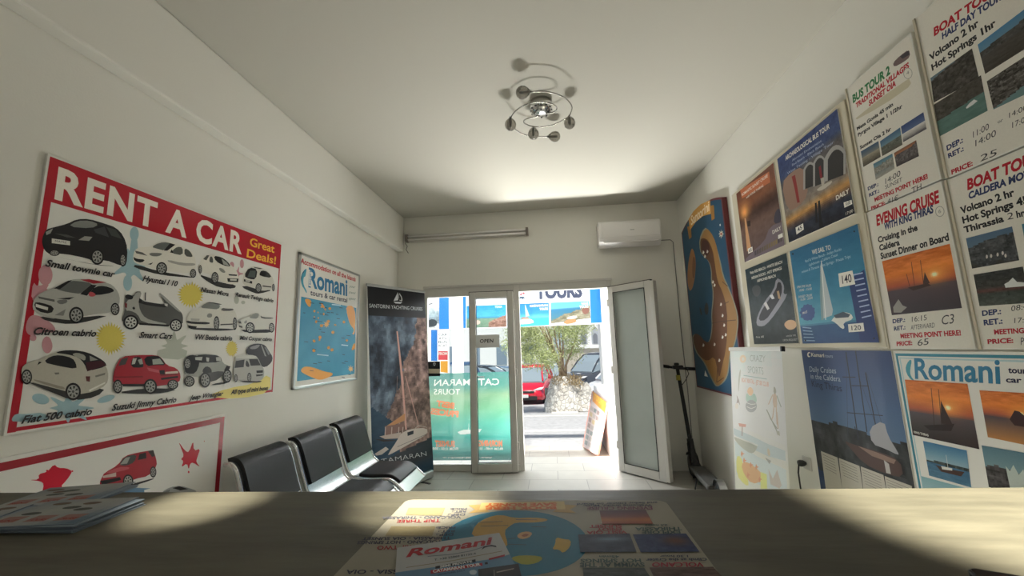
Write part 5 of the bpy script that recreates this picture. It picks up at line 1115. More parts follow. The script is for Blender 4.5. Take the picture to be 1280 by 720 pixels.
bm = NB(); boxc(bm, dc + Vector((0, 0, .0235)), (.130, .56, .003), rot); lab(obj('grip_mat', bm, mat('grip_rubber', (0.08, 0.08, 0.076), .8, bump=.3, bscale=200), sct), 'grey rubber foot mat')
ht = Vector((1.372, 4.66, 1.115))
nb = fw + ax * -.10 + Vector((0, 0, .15)); sb = fw + Vector((-.008, -.03, .30))
bm = NB(); tube(bm, [nb + ax * -.06, nb, sb - ax * .015 - Vector((0, 0, .08)), sb], [.044, .048, .044, .036], 10); obj('neck', bm, M['black'], sct, smooth=True)
bm = NB(); tube(bm, [sb - Vector((0, 0, .10)), sb, sb + (ht - sb) * .12, sb + (ht - sb) * .121, ht + Vector((0, 0, .05))], [.032, .034, .034, .021, .019], 12); st_ = obj('stem', bm, M['black'], sct, smooth=True)
bm = NB(); tube(bm, [ht - Vector((0, 0, .085)), ht - Vector((0, 0, .030))], .0225, 12); lab(obj('collar', bm, mat('yellow_collar', (0.42, 0.36, 0.07), .5), st_, smooth=True), 'yellow collar')
h0, h1 = Vector((1.185, 4.68, 1.195)), Vector((1.545, 4.60, 1.150)); hm = ht + Vector((0, 0, .045))
bm = NB(); tube(bm, [h0 + (hm - h0) * .45, hm, h1 + (hm - h1) * .45], .014, 10); hb = obj('handlebar', bm, M['black'], sct, smooth=True)
for a in (h0, h1):
    bm = NB(); tube(bm, [a, a + (hm - a) * .55], .018, 12); obj('grip', bm, M['pad'], hb, smooth=True)
bm = NB(); boxc(bm, hm + Vector((0, -.02, .012)), (.11, .06, .040)); obj('display', bm, M['black'], hb, bevel=.012)
bm = NB(); lathe(bm, [(0, .03), (.024, .028), (.028, .012), (.024, 0), (0, 0)], hm + Vector((-.005, .0, .03)), 'Z', 14); obj('bell', bm, M['black'], hb, smooth=True)
bm = NB(); tube(bm, [h1 + (hm - h1) * .5, h1 + (hm - h1) * .5 + Vector((.02, -.09, .004))], .006, 8); obj('brake_lever', bm, M['black'], hb, smooth=True)
bm = NB(); tube(bm, [hm + Vector((.09, -.03, 0)), hm + Vector((.10, -.05, -.06)), hm + Vector((.06, -.05, -.13)), hm + Vector((.02, -.02, -.19))], .004, 6); obj('brake_cable', bm, M['black'], hb, smooth=True)
bm = NB(); tube(bm, [sb + Vector((-.02, -.03, .16)), sb + Vector((-.055, -.05, .06)), sb + Vector((-.05, -.05, -.05)), sb + Vector((.0, -.04, -.12))], .005, 6); obj('power_cable', bm, M['black'], sct, smooth=True)
bm = NB()
P0 = [fw + Vector((0, 0, .108)) + (ax * math.cos(a) + Vector((0, 0, 1)) * math.sin(a)) * .142 for a in [math.radians(t) for t in range(40, 221, 20)]]
for p, q in zip(P0, P0[1:]):
    m_ = (p + q) / 2; t = (q - p).normalized(); boxc(bm, m_, (.080, (q - p).length * 1.08, .004), Matrix((sd, t, sd.cross(t))).transposed())
obj('mudguard', bm, M['black'], sct)
bm = NB(); P0 = [rw + Vector((0, 0, .108)) + (ax * math.cos(a) + Vector((0, 0, 1)) * math.sin(a)) * .128 for a in [math.radians(t) for t in range(-10, 176, 15)]]
for p, q in zip(P0, P0[1:]):
    m_ = (p + q) / 2; t = (q - p).normalized(); boxc(bm, m_, (.064, (q - p).length * 1.08, .004), Matrix((sd, t, sd.cross(t))).transposed())
lab(obj('mudguard', bm, M['steel'], sct), 'silver rear mudguard')
bm = NB(); k0 = dc - sd * .085 - Vector((0, 0, .02)); tube(bm, [k0 + ax * .02, k0 - sd * .04 - Vector((0, 0, .112)) - ax * .03], .007, 8); obj('kickstand', bm, M['black'], sct, smooth=True)

# ceiling lamp with a double spiral and five smoky globes
LZ = 3.09
lp = thing('ceiling_lamp', 'chrome spiral ceiling lamp with five smoky glass globes', 'lamp', (0, 2.66, ZC))
def lpt(x, y, z=LZ): return on_z(620 + x / 8, 95 + y / 8, z)
c0 = lpt(452, 352, 3.13)
bm = NB(); lathe(bm, [(0, 3.105), (.035, 3.107), (.068, 3.122), (.080, 3.15), (.082, ZC - .001), (.0, ZC - .001)], (c0.x, c0.y, 0), 'Z', 32); can = lab(obj('canopy', bm, M['chrome'], lp, smooth=True), 'chrome canopy')
bm = NB()
for rr, zz, nn_, sz in ((.078, 3.135, 12, .012), (.052, 3.112, 8, .011)):
    for i in range(nn_):
        a = 2 * PI * i / nn_; boxc(bm, (c0.x + rr * math.cos(a), c0.y + rr * math.sin(a), zz), (sz * .5, sz, sz * .7), Matrix.Rotation(a, 3, 'Z'))
lab(obj('slot', bm, M['dark'], can), 'dark slots')
arm1 = [(345, 158), (430, 155), (520, 158), (620, 182), (700, 225), (752, 280), (762, 330), (735, 400), (660, 450), (560, 495), (460, 512), (360, 505), (295, 482), (270, 455), (300, 428), (380, 415), (440, 400)]
arm2 = [(525, 606), (440, 606), (330, 600), (250, 575), (185, 530), (150, 480), (145, 420), (180, 360), (260, 300), (360, 266), (460, 258), (560, 275), (610, 310), (605, 345), (570, 365), (500, 372)]
for A in (arm1, arm2):
    bm = NB(); tube(bm, [lpt(*p) for p in refine(A, 1)], .0042, 8); obj('arm', bm, mat('dark_chrome', (0.26, 0.25, 0.23), .22, 1.0), lp, smooth=True)
M['smoke'] = mat('smoky_glass', (0.40, 0.38, 0.34), .06, trans=.85)
for (x, y), (dx, dy) in (((262, 165), (1, 0)), ((145, 488), (0, -1)), ((375, 580), (0, -1)), ((736, 472), (0, -1)), ((590, 605), (-1, 0))):
    if dx: c = lpt(x, y); d_ = Vector((dx, .1, .15)).normalized()
    else: c = lpt(x, y, 3.05); d_ = Vector((0, .0, 1))
    u = d_.cross(Vector((0, 1, 0))).normalized(); v = d_.cross(u)
    bm = NB(); r = .043; lathe(bm, [(0.0, -r), (r * .5, -r * .87), (r * .87, -r * .5), (r, 0), (r * .88, r * .5), (r * .55, r * .92), (r * .2, r * 1.25), (.008, r * 1.45)], c, (u, v, d_), 18)
    g = lab(obj('glass_globe', bm, M['smoke'], lp, smooth=True), 'smoky glass globe')
    bm = NB(); lathe(bm, [(0, -.014), (.007, -.012), (.007, .04), (.010, .058), (0, .062)], c, (u, v, d_), 10); obj('bulb_holder', bm, M['steel'], g, smooth=True)

# fluorescent fitting, air conditioner, cable
fl = thing('tube_light', 'unlit twin tube light fitting on back wall near left corner', 'lamp', (-1.05, YB, 2.87))
a, b = on_y(508, 299, YB - .04), on_y(660, 289, YB - .04); zc = (a.z + b.z) / 2
bm = NB(); box(bm, (a.x, YB - .045, zc - .045), (b.x, YB, zc + .045)); obj('housing', bm, mat('aged_metal', (0.60, 0.57, 0.52), .4), fl, bevel=.004)
for dz in (-.022, .022):
    bm = NB(); tube(bm, [(a.x + .03, YB - .062, zc + dz), (b.x - .03, YB - .062, zc + dz)], .014, 12); lab(obj('tube', bm, mat('tube_glass', (0.85, 0.83, 0.80), .25), fl, smooth=True), 'white glass tube')
for x in (a.x + .012, b.x - .012):
    bm = NB(); box(bm, (x - .016, YB - .085, zc - .047), (x + .016, YB, zc + .047)); obj('end_cap', bm, mat('brown_cap', (0.20, 0.17, 0.15), .5), fl, bevel=.003)
bm = NB(); tube(bm, [(a.x - .005, YB - .04, zc - .01), (a.x - .015, YB - .03, zc - .06), (a.x + .01, YB - .03, zc - .10), (a.x - .01, YB - .02, zc - .14), (a.x + .02, YB - .02, zc - .19)], .004, 6); lab(obj('wire', bm, M['dark'], fl, smooth=True), 'loose dark wire')
ac = thing('air_conditioner', 'white split air conditioner on back wall above the door', 'air conditioner', (1.03, YB, 2.66))
Yf = YB - .20; a, b = on_y(747.5, 277, Yf), on_y(828, 304, Yf); x0, x1, zt, zb = a.x, b.x, a.z + .002, b.z
prof = [(YB, zb + .02), (YB - .12, zb), (Yf + .012, zb + .06), (Yf, zb + .09), (Yf, zt - .03), (Yf + .03, zt), (YB, zt)]
m_ac = mat('ac_plastic', (0.80, 0.78, 0.76), .4)
obj('casing', prism(NB(), [(x0, y, z) for y, z in prof], (x1 - x0, 0, 0)), m_ac, ac, bevel=.008)
bm = NB(); box(bm, (x0 + .035, Yf - .006, zb + .105), (x1 - .02, Yf + .002, zt - .03)); obj('front_cover', bm, m_ac, ac, bevel=.005)
bm = NB(); boxc(bm, ((x0 + x1) / 2 + .01, Yf + .030, zb + .058), (x1 - x0 - .09, .006, .055), Matrix.Rotation(-.95, 3, 'X')); obj('louvre', bm, m_ac, ac, bevel=.002)
bm = NB(); boxc(bm, ((x0 + x1) / 2 + .01, Yf + .045, zb + .085), (x1 - x0 - .08, .03, .016)); lab(obj('air_slot', bm, mat('slot_grey', (0.25, 0.24, 0.23), .6), ac), 'grey air slot')
bm = NB(); boxc(bm, ((x0 + x1) / 2 + .03, Yf - .007, (zt + zb) / 2 + .03), (.05, .002, .008)); lab(obj('badge', bm, mat('badge_grey', (0.4, 0.4, 0.4), .4), ac), 'small grey badge')
cw = thing('wall_cable', 'thin grey cable running from air conditioner down the back wall corner', 'cable', (1.5, YB, 0))
cx = on_y(843, 322, YB).x
bm = NB(); tube(bm, [(x1 - .01, YB - .006, 2.70), (cx - .03, YB - .006, 2.70), (cx, YB - .006, 2.67), (cx - .005, YB - .006, 1.6), (cx + .005, YB - .006, .9), (cx, YB - .006, .02)], .005, 6); obj('cable', bm, mat('cable_grey', (0.22, 0.22, 0.20), .6), cw, smooth=True)

# OPEN card on the left leaf, sticker on the shop window
at = leafL
d_ = Vector((-math.cos(.055), -math.sin(.055), 0)); nrm = Vector((math.sin(.055) , -math.cos(.055), 0))
pO = on_y(592, 417, 4.868); pO2 = on_y(627, 452, 4.868)
oc = thing('open_sign', 'light grey OPEN card stuck on the glass door leaf', 'sign', ((pO.x + pO2.x) / 2, 4.872, pO2.z))
x0, x1, z0, z1 = on_y(594.5, 430, 4.87).x, on_y(624.5, 430, 4.87).x, on_y(610, 434.5, 4.87).z, on_y(610, 418.5, 4.87).z
yo = 4.8655
obj('card', box(NB(), (x0, yo, z0), (x1, yo + .003, z1)), mat('card_grey', (0.80, 0.80, 0.79), .5), oc)
s = Sheet(oc, (0, yo, 0), (1, 0, 0), (0, 0, 1), M['print'], 1.0); s.begin('sign_lettering'); s.crop(520, 340, 8).text((26, 26, 30), 'OPEN', (638, 708), (772, 704), (640, 674), bold=.025, space=1.1); s.end()
ws = thing('window_sticker', 'black and beige square sticker on the shop window beside the banner', 'sticker', (-1.52, YF0 + .028, 1.0))
P = [on_y(*p, YF0 + .026) for p in ((535, 452), (550, 452), (550, 470), (535, 470))]
x0, x1, z0, z1 = P[0].x, P[1].x, P[2].z, P[0].z
obj('card', box(NB(), (x0, YF0 + .026, z0), (x1, YF0 + .0295, z1)), M['black'], ws)
s = Sheet(ws, (0, YF0 + .026, 0), (1, 0, 0), (0, 0, 1), M['print'], 1.2); s.crop(520, 430, 8); s.begin('pin_mark'); s.poly((206, 206, 206), [(168, 200), (176, 186), (192, 186), (198, 200), (184, 225)], smooth=1); s.ell((24, 24, 24), 183, 201, 7, 7, 10)
s.begin('beige_panel'); s.poly((196, 186, 164), [(126, 248), (240, 248), (240, 294), (128, 294)]); s.end()
# ------------------------------------------------------------------ the street outside
def road_z(y): return -.20 - .048 * (y - 6.95)
M['asphalt'] = mat('asphalt', (0.38, 0.38, 0.385), .8, noise=.14, nscale=9, bump=.2, bscale=120)
M['paint'] = mat('road_paint', (0.62, 0.61, 0.58), .7, noise=.2, nscale=7)
M['stucco'] = mat('white_stucco', (0.80, 0.79, 0.76), .85, bump=.1, bscale=60)
struct('pavement', box(NB(), (-6, 5.58, -.40), (6, 6.95, -.17)), M['pave'])
bm = NB(); quad(bm, (-40, 6.95, -.20), (40, 6.95, -.20), (40, 45, road_z(45)), (-40, 45, road_z(45))); struct('road', bm, M['asphalt'])
for yy, w in ((8.76, .13), (11.4, .10)):
    bm = NB(); quad(bm, (-7, yy - w, road_z(yy - w) + .004), (4, yy - w, road_z(yy - w) + .004), (4, yy + w, road_z(yy + w) + .004), (-7, yy + w, road_z(yy + w) + .004))
    o = struct('road_marking', bm, M['paint'])
bm = NB(); box(bm, (.765, 5.16, -.17), (1.05, 8.05, .70)); struct('side_wall', bm, M['stucco'], bevel=.015)
pil = on_y(750.5, 430, 8.2); bm = NB(); box(bm, (pil.x, 8.05, road_z(8.2)), (pil.x + .5, 8.5, 3.4)); struct('pillar', bm, M['stucco'], bevel=.02)
p0, p1 = on_y(565, 420, 6.75), on_y(577, 420, 6.75)
bm = NB(); box(bm, (p0.x, 6.75, -.17), (p1.x, 6.90, 3.2)); struct('pillar', bm, M['stucco'], bevel=.01)
bm = NB(); box(bm, (-4.5, YB + .2, 2.25), (-.02 + XR + 2.5, YB + .5, 3.4)); struct('facade', bm, M['stucco'])

# fascia sign over the pavement
YS = 7.2
fz0 = on_y(650, 408.5, YS).z; fx0, fx1 = -3.2, on_y(751, 390, YS).x
fs = thing('fascia_sign', 'long white and blue shop sign reading TOURS, hung over the pavement outside', 'sign', ((fx0 + fx1) / 2, YS, fz0))
obj('panel', box(NB(), (fx0, YS, fz0), (fx1, YS + .08, 2.75)), mat('sign_white', (0.66, 0.65, 0.67), .5), fs, bevel=.004)
KX = .72
for x in (-2.6, -.3, .9):
    bm = NB(); tube(bm, [(x, YB + .495, 3.05), (x, YS + .04, 2.74)], .02, 8); obj('support_arm', bm, M['steel'], fs, smooth=True)
s = Sheet(fs, (0, YS, 0), (1, 0, 0), (0, 0, 1), M['print'], KX); s.crop(640, 350, 8)
SB = (40, 128, 214)
s.begin('blue_stripe'); s.poly(SB, [(772, -60), (872, -60), (898, 426), (788, 432)])
s.begin('blue_stripe'); s.crop(520, 340, 8); s.poly(SB, [(232, 150), (328, 150), (330, 570), (232, 572)])
s.begin('blue_stripe'); s.poly(SB, [(455, 150), (500, 150), (500, 560), (455, 562)])
s.begin('title_lettering'); s.crop(640, 350, 8); s.text((64, 72, 96), 'TOURS', (240, 184), (705, 164), (238, 62), bold=.06)
s.begin('small_lettering'); s.text((206, 50, 66), '7/24', (38, 152), (128, 150), (38, 112), bold=.04); s.begin('dolphin_mark'); s.poly((70, 90, 110), [(48, 208), (62, 180), (90, 162), (120, 166), (134, 186), (118, 182), (104, 202), (98, 184), (70, 190)], smooth=1)
TQ = [(0, (38, 120, 196)), (.45, (52, 140, 206)), (.62, (96, 178, 206)), (.7, (60, 176, 176)), (1, (70, 190, 170))]
s.begin('catamaran_picture'); s.photo([(36, 240), (368, 226), (374, 452), (40, 470)], lambda S, T: ramp(T, TQ) + (fbm(S * 6, T * 8, 3) - .5)[..., None] * 24, 26, 22)
s.poly((216, 214, 196), [(48, 420), (90, 395), (180, 385), (220, 410), (210, 435), (60, 445)], smooth=1); s.poly((150, 120, 104), [(86, 392), (100, 372), (160, 370), (176, 388)]); s.line((190, 220, 236), [(132, 250), (140, 372)], 5); s.poly((170, 210, 232), [(136, 255), (175, 360), (142, 366)])
s.text(WHT, 'CATAMARAN', (178, 270), (360, 262), (177, 250), bold=.05); s.text(WHT, 'TOURS', (275, 302), (360, 298), (274, 280), bold=.05)
s.begin('wine_picture'); s.photo([(386, 226), (772, 210), (786, 380), (390, 436)], lambda S, T: mixc(ramp(T, [(0, (96, 176, 190)), (.3, (100, 172, 190)), (.36, (50, 116, 156)), (.75, (70, 120, 140)), (1, (130, 130, 110))]), np.array((128, 124, 104)) + (fbm(S * 9, T * 12, 3) - .5)[..., None] * 110, ((T > .95 - S * .75 + (fbm(S * 7, T * 0, 6) - .5) * .3) & (T > .28)) * 1.0), 30, 22)
s.poly((176, 130, 90), [(505, 430), (560, 390), (640, 392), (650, 420), (560, 445)], smooth=1); s.poly((206, 200, 190), [(540, 375), (640, 350), (660, 380), (560, 395)], smooth=1); s.poly((130, 90, 80), [(690, 290), (770, 270), (770, 330), (720, 350)], smooth=1)
s.text(WHT, 'WINE', (692, 250), (764, 244), (690, 228), bold=.05); s.text(WHT, 'TOURS', (676, 282), (766, 276), (674, 258), bold=.05)
s.begin('caldera_picture'); s.crop(520, 340, 8); s.photo([(505, 340), (900, 325), (905, 548), (505, 560)], lambda S, T: np.where(((S > .55) & (T > .8 - (S - .5) * .7))[..., None], np.array((130, 96, 84)) + (fbm(S * 12, T * 12, 4) - .5)[..., None] * 120, ramp(T, [(0, (42, 140, 214)), (.5, (70, 160, 214)), (.56, (60, 130, 160)), (.62, (110, 140, 120)), (1, (96, 120, 104))]) + (fbm(S * 16, T * 16, 6) - .5)[..., None] * 30), 36, 22)
s.poly((204, 170, 160), [(575, 500), (610, 480), (645, 490), (640, 520), (590, 530)], smooth=1); s.text(WHT, 'YOGA', (790, 360), (862, 356), (788, 340), bold=.03)
s.begin('small_lettering'); s.text((150, 154, 160), 'www.tours.gr', (610, 306), (800, 300), (610, 290))
s.begin('car_picture'); s.photo([(98, 362), (232, 358), (232, 560), (98, 566)], lambda S, T: ramp(T, [(0, (206, 216, 220)), (.4, (150, 170, 180)), (.75, (120, 130, 136)), (.8, (200, 200, 200)), (1, (206, 208, 210))]) + (fbm(S * 8, T * 10, 3) - .5)[..., None] * 90, 14, 18)
s.poly((60, 66, 74), [(105, 500), (150, 470), (190, 475), (215, 500), (200, 545), (105, 555)], smooth=1); s.poly((70, 80, 90), [(104, 320), (165, 312), (165, 322), (104, 330)])
s.end()
# tall notice panel under the sign, left
nz = thing('notice_panel', 'narrow street notice panel with blue strip and red price boxes, seen through window', 'sign', (-2.0, 7.05, 0))
a, b = on_y(533, 413, 7.05), on_y(561.5, 466, 7.05); zb = -.17
obj('panel', box(NB(), (a.x - .3, 7.05, .55), (b.x, 7.09, fz0 - .02)), mat('notice_white', (0.78, 0.78, 0.78), .5), nz)
for x in (a.x - .25, b.x - .03): obj('post', box(NB(), (x, 7.055, -.17), (x + .03, 7.085, .56)), M['steel'], nz)
s = Sheet(nz, (0, 7.05, 0), (1, 0, 0), (0, 0, 1), M['print'], KX); s.crop(520, 340, 8)
s.begin('blue_strip'); s.poly((44, 118, 196), [(150, 580), (214, 580), (214, 890), (150, 890)])
s.begin('red_box'); s.poly((206, 76, 84), [(222, 790), (318, 790), (318, 880), (222, 880)])
s.begin('orange_box'); s.poly((222, 160, 60), [(245, 890), (318, 890), (318, 1010), (245, 1000)])
s.begin('price_lettering')
for i in range(4): s.text((96, 104, 116), ('CAR', 'ATV', 'BUS', 'BOAT')[i], (224, 640 + i * 36), (312, 640 + i * 36), (224, 616 + i * 36), bold=.02)
s.text(WHT, 'FROM', (228, 830), (312, 828), (228, 804), bold=.03); s.end()
# photo board leaning on the side wall
BLp, BRp = on_z(728, 558, -.17), on_z(747, 570, -.17)
TLp = on_x(740, 489, .725); TRp = on_x(758.5, 504, .725)
ab = thing('leaning_board', 'photo board with orange header leaning on the low wall outside the door', 'sign', (BLp + BRp) / 2)
s, N, o = free_sheet(ab, TLp, TRp, BRp, BLp, .022, 'panel', mat('board_red_edge', (0.62, 0.25, 0.18), .5), M['print'], .62)
s.N = N; s.crop(640, 430, 8)
s.begin('paper'); s.poly((206, 190, 186), [(806, 478), (938, 582), (858, 1110), (710, 1025)])
s.begin('orange_header'); s.poly((228, 150, 50), [(808, 470), (940, 578), (928, 690), (806, 572)]); s.text((236, 196, 70), 'TOURS', (822, 548), (918, 630), (826, 500), bold=.03)
R = random.Random(4); s.begin('photo_rows')
for r_ in range(7):
    for k in range(4):
        u, v = .06 + k * .23, .24 + r_ * .105
        q = []
        for du, dv in ((0, 0), (.19, 0), (.19, .075), (0, .075)):
            uu, vv = u + du, v + dv; L = (806 + (710 - 806) * vv, 478 + (1025 - 478) * vv); Rr = (938 + (858 - 938) * vv, 582 + (1110 - 582) * vv); q.append((L[0] + (Rr[0] - L[0]) * uu, L[1] + (Rr[1] - L[1]) * uu))
        s.poly((R.choice([(150, 130, 124), (176, 168, 160), (130, 140, 136), (196, 176, 130), (190, 180, 176)])), q)
s.end()

# translucent film on the street side of the shop window
film = print_mat('window_film', .6); fn_ = film.node_tree; pb = fn_.nodes['Principled BSDF']
tr = fn_.nodes.new('ShaderNodeBsdfTranslucent'); tp = fn_.nodes.new('ShaderNodeBsdfTransparent'); m1 = fn_.nodes.new('ShaderNodeMixShader'); m2 = fn_.nodes.new('ShaderNodeMixShader'); m1.inputs[0].default_value = .75; m2.inputs[0].default_value = .10
for l in list(fn_.links):
    if l.to_socket == pb.inputs['Base Color']: fn_.links.new(l.from_socket, tr.inputs['Color'])
fn_.links.new(pb.outputs[0], m1.inputs[1]); fn_.links.new(tr.outputs[0], m1.inputs[2]); fn_.links.new(m1.outputs[0], m2.inputs[1]); fn_.links.new(tp.outputs[0], m2.inputs[2]); fn_.links.new(m2.outputs[0], fn_.nodes['Material Output'].inputs[0])
YFm = YF0 + .040
fx0, fx1 = WX0 + .052, DX0 - .102
fzt, fzb = on_y(560, 466.5, YFm).z, on_y(560, 575.5, YFm).z
wf = thing('window_film', 'translucent green film with mirrored CATAMARAN lettering on the shop window', 'window film', ((fx0 + fx1) / 2, YFm, fzb))
s = Sheet(wf, (0, YFm, 0), (1, 0, 0), (0, 0, 1), film, 0.27, up=0); s.begin('film')
FL, FO = (252, 255, 240), (250, 150, 104)
ov = []
s.crop(520, 430, 8)
for t, c, q in (('CATAMARAN', FL, ((832, 408), (182, 418), (832, 346))), ('TOURS', FL, ((440, 505), (178, 505), (440, 450)))): ov.append((c, s.text_tris(t, *q, bold=.01)))
s.crop(480, 500, 8)
for t, c, q in (('BEST', FO, ((700, 86), (522, 60), (706, 32))), ('PRICES', FO, ((742, 172), (462, 138), (750, 116))), ('SUNSET', FO, ((708, 466), (508, 462), (708, 412))), ('MORNING', FO, ((1184, 462), (942, 462), (1184, 406)))): ov.append((c, s.text_tris(t, *q, bold=.05)))
for t, c, q in (('FROM 15:00 - 20:00', FL, ((745, 500), (470, 495), (745, 478))), ('FROM 10:00 - 15:00', FL, ((1190, 500), (920, 495), (1190, 478))), ('www.catamarantours.gr', FL, ((1080, 582), (585, 582), (1080, 564)))): ov.append((c, s.text_tris(t, *q, bold=.02)))
boat = [s.uv(q) for q in ((735, 320), (790, 300), (850, 296), (980, 288), (955, 322), (900, 338), (760, 344))]; mast = [s.uv(q) for q in ((842, 300), (848, 300), (852, 180))]
ov.append(((235, 245, 236), [(boat[0], boat[i], boat[i + 1]) for i in range(1, 6)] + [tuple(mast)]))
def film_art(S, T):
    c = ramp(T, [(0, (96, 160, 152)), (.16, (104, 166, 150)), (.26, (150, 190, 152)), (.42, (140, 200, 160)), (.6, (96, 196, 172)), (.9, (84, 182, 172)), (1, (120, 176, 168))]) + (fbm(S * 5 + T * 4, T * 6, 2) - .5)[..., None] * np.array((50, 34, 40))
    X, Z = fx0 + S * (fx1 - fx0), fzt + T * (fzb - fzt)
    for col_, tris in ov:
        for (ax_, az), (bx, bz), (cx, cz) in tris:
            dn = (bz - cz) * (ax_ - cx) + (cx - bx) * (az - cz)
            if abs(dn) < 1e-12: continue
            w0 = ((bz - cz) * (X - cx) + (cx - bx) * (Z - cz)) / dn; w1 = ((cz - az) * (X - cx) + (ax_ - cx) * (Z - cz)) / dn
            c[(w0 >= 0) & (w1 >= 0) & (w0 + w1 <= 1)] = col_
    return c
s.k = .34
s.photo([(fx0, fzt), (fx1, fzt), (fx1, fzb), (fx0, fzb)], film_art, 200, 190, px=False)
s.end()

# cars
M['carglass'] = mat('car_glass', (0.22, 0.27, 0.30), .08)
M['tyre'] = mat('tyre_rubber', (0.025, 0.025, 0.027), .7); M['alloy'] = mat('alloy_rim', (0.45, 0.45, 0.46), .35, .7)
M['lamp'] = mat('headlamp', (0.72, 0.73, 0.74), .12); M['plate'] = mat('plate_white', (0.75, 0.75, 0.73), .5)
def loft(bm, secs, mtx):
    """secs: (x, half width low, half width high, z low, z high)"""
    rings = []
    for x, wl_, wh, zl, zh in secs:
        e = min(.10, (zh - zl) * .3); r = [(-wl_ + e * .5, zl), (wl_ - e * .5, zl), (wl_, zl + e), (wh + (wl_ - wh) * .25, zh - e), (wh - e * .7, zh), (-wh + e * .7, zh), (-wh - (wl_ - wh) * .25, zh - e), (-wl_, zl + e)]
        rings.append([bm.verts.new(mtx @ Vector((x, y, z))) for y, z in r])
    for a, b in zip(rings, rings[1:]):
        for j in range(8): bm.faces.new((a[j], a[(j + 1) % 8], b[(j + 1) % 8], b[j]))
    bm.faces.new(rings[0][::-1]); bm.faces.new(rings[-1]); bmesh.ops.recalc_face_normals(bm, faces=bm.faces); return bm
def car(label, x, y, heading, color, h=1.45, tall=0.0, name='car', sc_=1.0):
    """heading: direction of the nose in degrees from +x"""
    a = math.radians(heading); ht_ = math.atan(-.048) ; m = Matrix.Translation((x, y, road_z(y))) @ Matrix.Rotation(a, 4, 'Z') @ Matrix.Scale(sc_, 4)
    root = thing(name, label, 'car', (x, y, road_z(y)))
    pm_ = mat('car_paint', color, .22, coat=.6)
    B = .93 + tall * .5
    obj('body', loft(NB(), [(-2.02, .60, .58, .42, .66), (-1.95, .76, .74, .28, .86), (-1.6, .86, .82, .22, B), (-1.0, .89, .84, .20, B + .02), (.3, .89, .84, .20, B), (.95, .88, .80, .20, B - .05), (1.5, .86, .74, .21, B - .15), (1.85, .80, .66, .25, B - .26), (1.98, .70, .58, .32, B - .36), (2.04, .58, .50, .40, B - .44)], m), pm_, root, smooth=True, bevel=0)
    T = h
    obj('windows', loft(NB(), [(-1.9, .76, .70, B - .12, B + .02), (-1.62, .80, .66, B - .1, T - .16), (-1.1, .82, .64, B - .1, T - .03), (-.1, .82, .64, B - .1, T - .03), (.42, .81, .62, B - .1, T - .10), (.85, .79, .66, B - .1, T - .30 - tall * .2), (1.28, .74, .70, B - .12, B - .06)], m), M['carglass'], root)
    obj('roof', loft(NB(), [(-1.66, .66, .60, T - .17, T - .13), (-1.1, .66, .60, T - .04, T), (-.1, .66, .60, T - .04, T + .005), (.44, .64, .58, T - .11, T - .07)], m), pm_, root, smooth=True)
    for sy in (-1, 1):
        bm = NB(); tube(bm, [m @ Vector(p) for p in ((.42, sy * .62, T - .09), (.85, sy * .66, T - .29 - tall * .2), (1.26, sy * .72, B - .05))], .035, 6); obj('pillar', bm, pm_, root)
        bm = NB(); tube(bm, [m @ Vector(p) for p in ((-.35, sy * .66, T - .05), (-.38, sy * .83, B))], .035, 6); obj('pillar', bm, pm_, root)
        bm = NB(); tube(bm, [m @ Vector(p) for p in ((-1.45, sy * .66, T - .10), (-1.7, sy * .80, B))], .07, 6); obj('pillar', bm, pm_, root)
        bm = NB(); boxc(bm, m @ Vector((.75, sy * .98, B + .06)), (.12 * sc_, .20 * sc_, .13 * sc_), m.to_3x3().normalized()); obj('mirror', bm, pm_, root, bevel=.03)
        bm = NB(); P = [m @ Vector(p) for p in ((1.93, sy * .42, B - .38), (1.78, sy * .72, B - .32), (1.66, sy * .79, B - .24), (1.80, sy * .64, B - .25), (1.93, sy * .44, B - .31))]; prism(bm, P, m.to_3x3() @ Vector((.06, sy * .02, .01))); obj('headlight', bm, M['lamp'], root)
        for wx in (-1.28, 1.28):
            c = m @ Vector((wx, sy * .82, .31)); axs = (m.to_3x3().normalized() @ Vector((1, 0, 0)), m.to_3x3().normalized() @ Vector((0, 0, 1)), m.to_3x3().normalized() @ Vector((0, sy, 0)))
            bm = NB(); lathe(bm, [(0, -.10), (.28, -.10), (.315, -.06), (.315, .06), (.29, .09), (.2, .085), (0, .08)], c, axs, 22); w_ = obj('wheel', bm, M['tyre'], root)
            bm = NB(); lathe(bm, [(0, .10), (.07, .10), (.10, .088), (.20, .094), (.215, .08)], c, axs, 22); obj('rim', bm, M['alloy'], w_)
    bm = NB(); boxc(bm, m @ Vector((1.985, 0, B - .40)), (.10, .95, .10), m.to_3x3().normalized()); g = lab(obj('grille', bm, M['dark'], root, bevel=.02), 'black grille')
    bm = NB(); lathe(bm, [(0, .06), (.05, .058), (.06, .05), (0, .04)], m @ Vector((1.985, 0, B - .40)), (m.to_3x3().normalized() @ Vector((0, 1, 0)), Vector((0, 0, 1)), m.to_3x3().normalized() @ Vector((1, 0, 0))), 14); obj('badge', bm, M['alloy'], g)
    bm = NB(); boxc(bm, m @ Vector((1.99, 0, .34)), (.10, 1.15, .16), m.to_3x3().normalized()); g = lab(obj('air_intake', bm, M['dark'], root, bevel=.02), 'black lower intake')
    bm = NB(); boxc(bm, m @ Vector((2.055, 0, B - .525)), (.02, .52, .11), m.to_3x3().normalized()); lab(obj('number_plate', bm, M['plate'], root), 'white number plate')
    return root
car('bright red hatchback parked facing the shop, left of the stone planter', -1.02, 17.0, -95, (0.56, 0.014, 0.034), 1.46)
car('white hatchback parked right of the stone planter', 2.95, 14.7, -150, (0.72, 0.72, 0.73), 1.50)
car('dark grey van parked behind the white car', 2.3, 20.3, -140, (0.06, 0.065, 0.075), 2.0, .55, name='van')
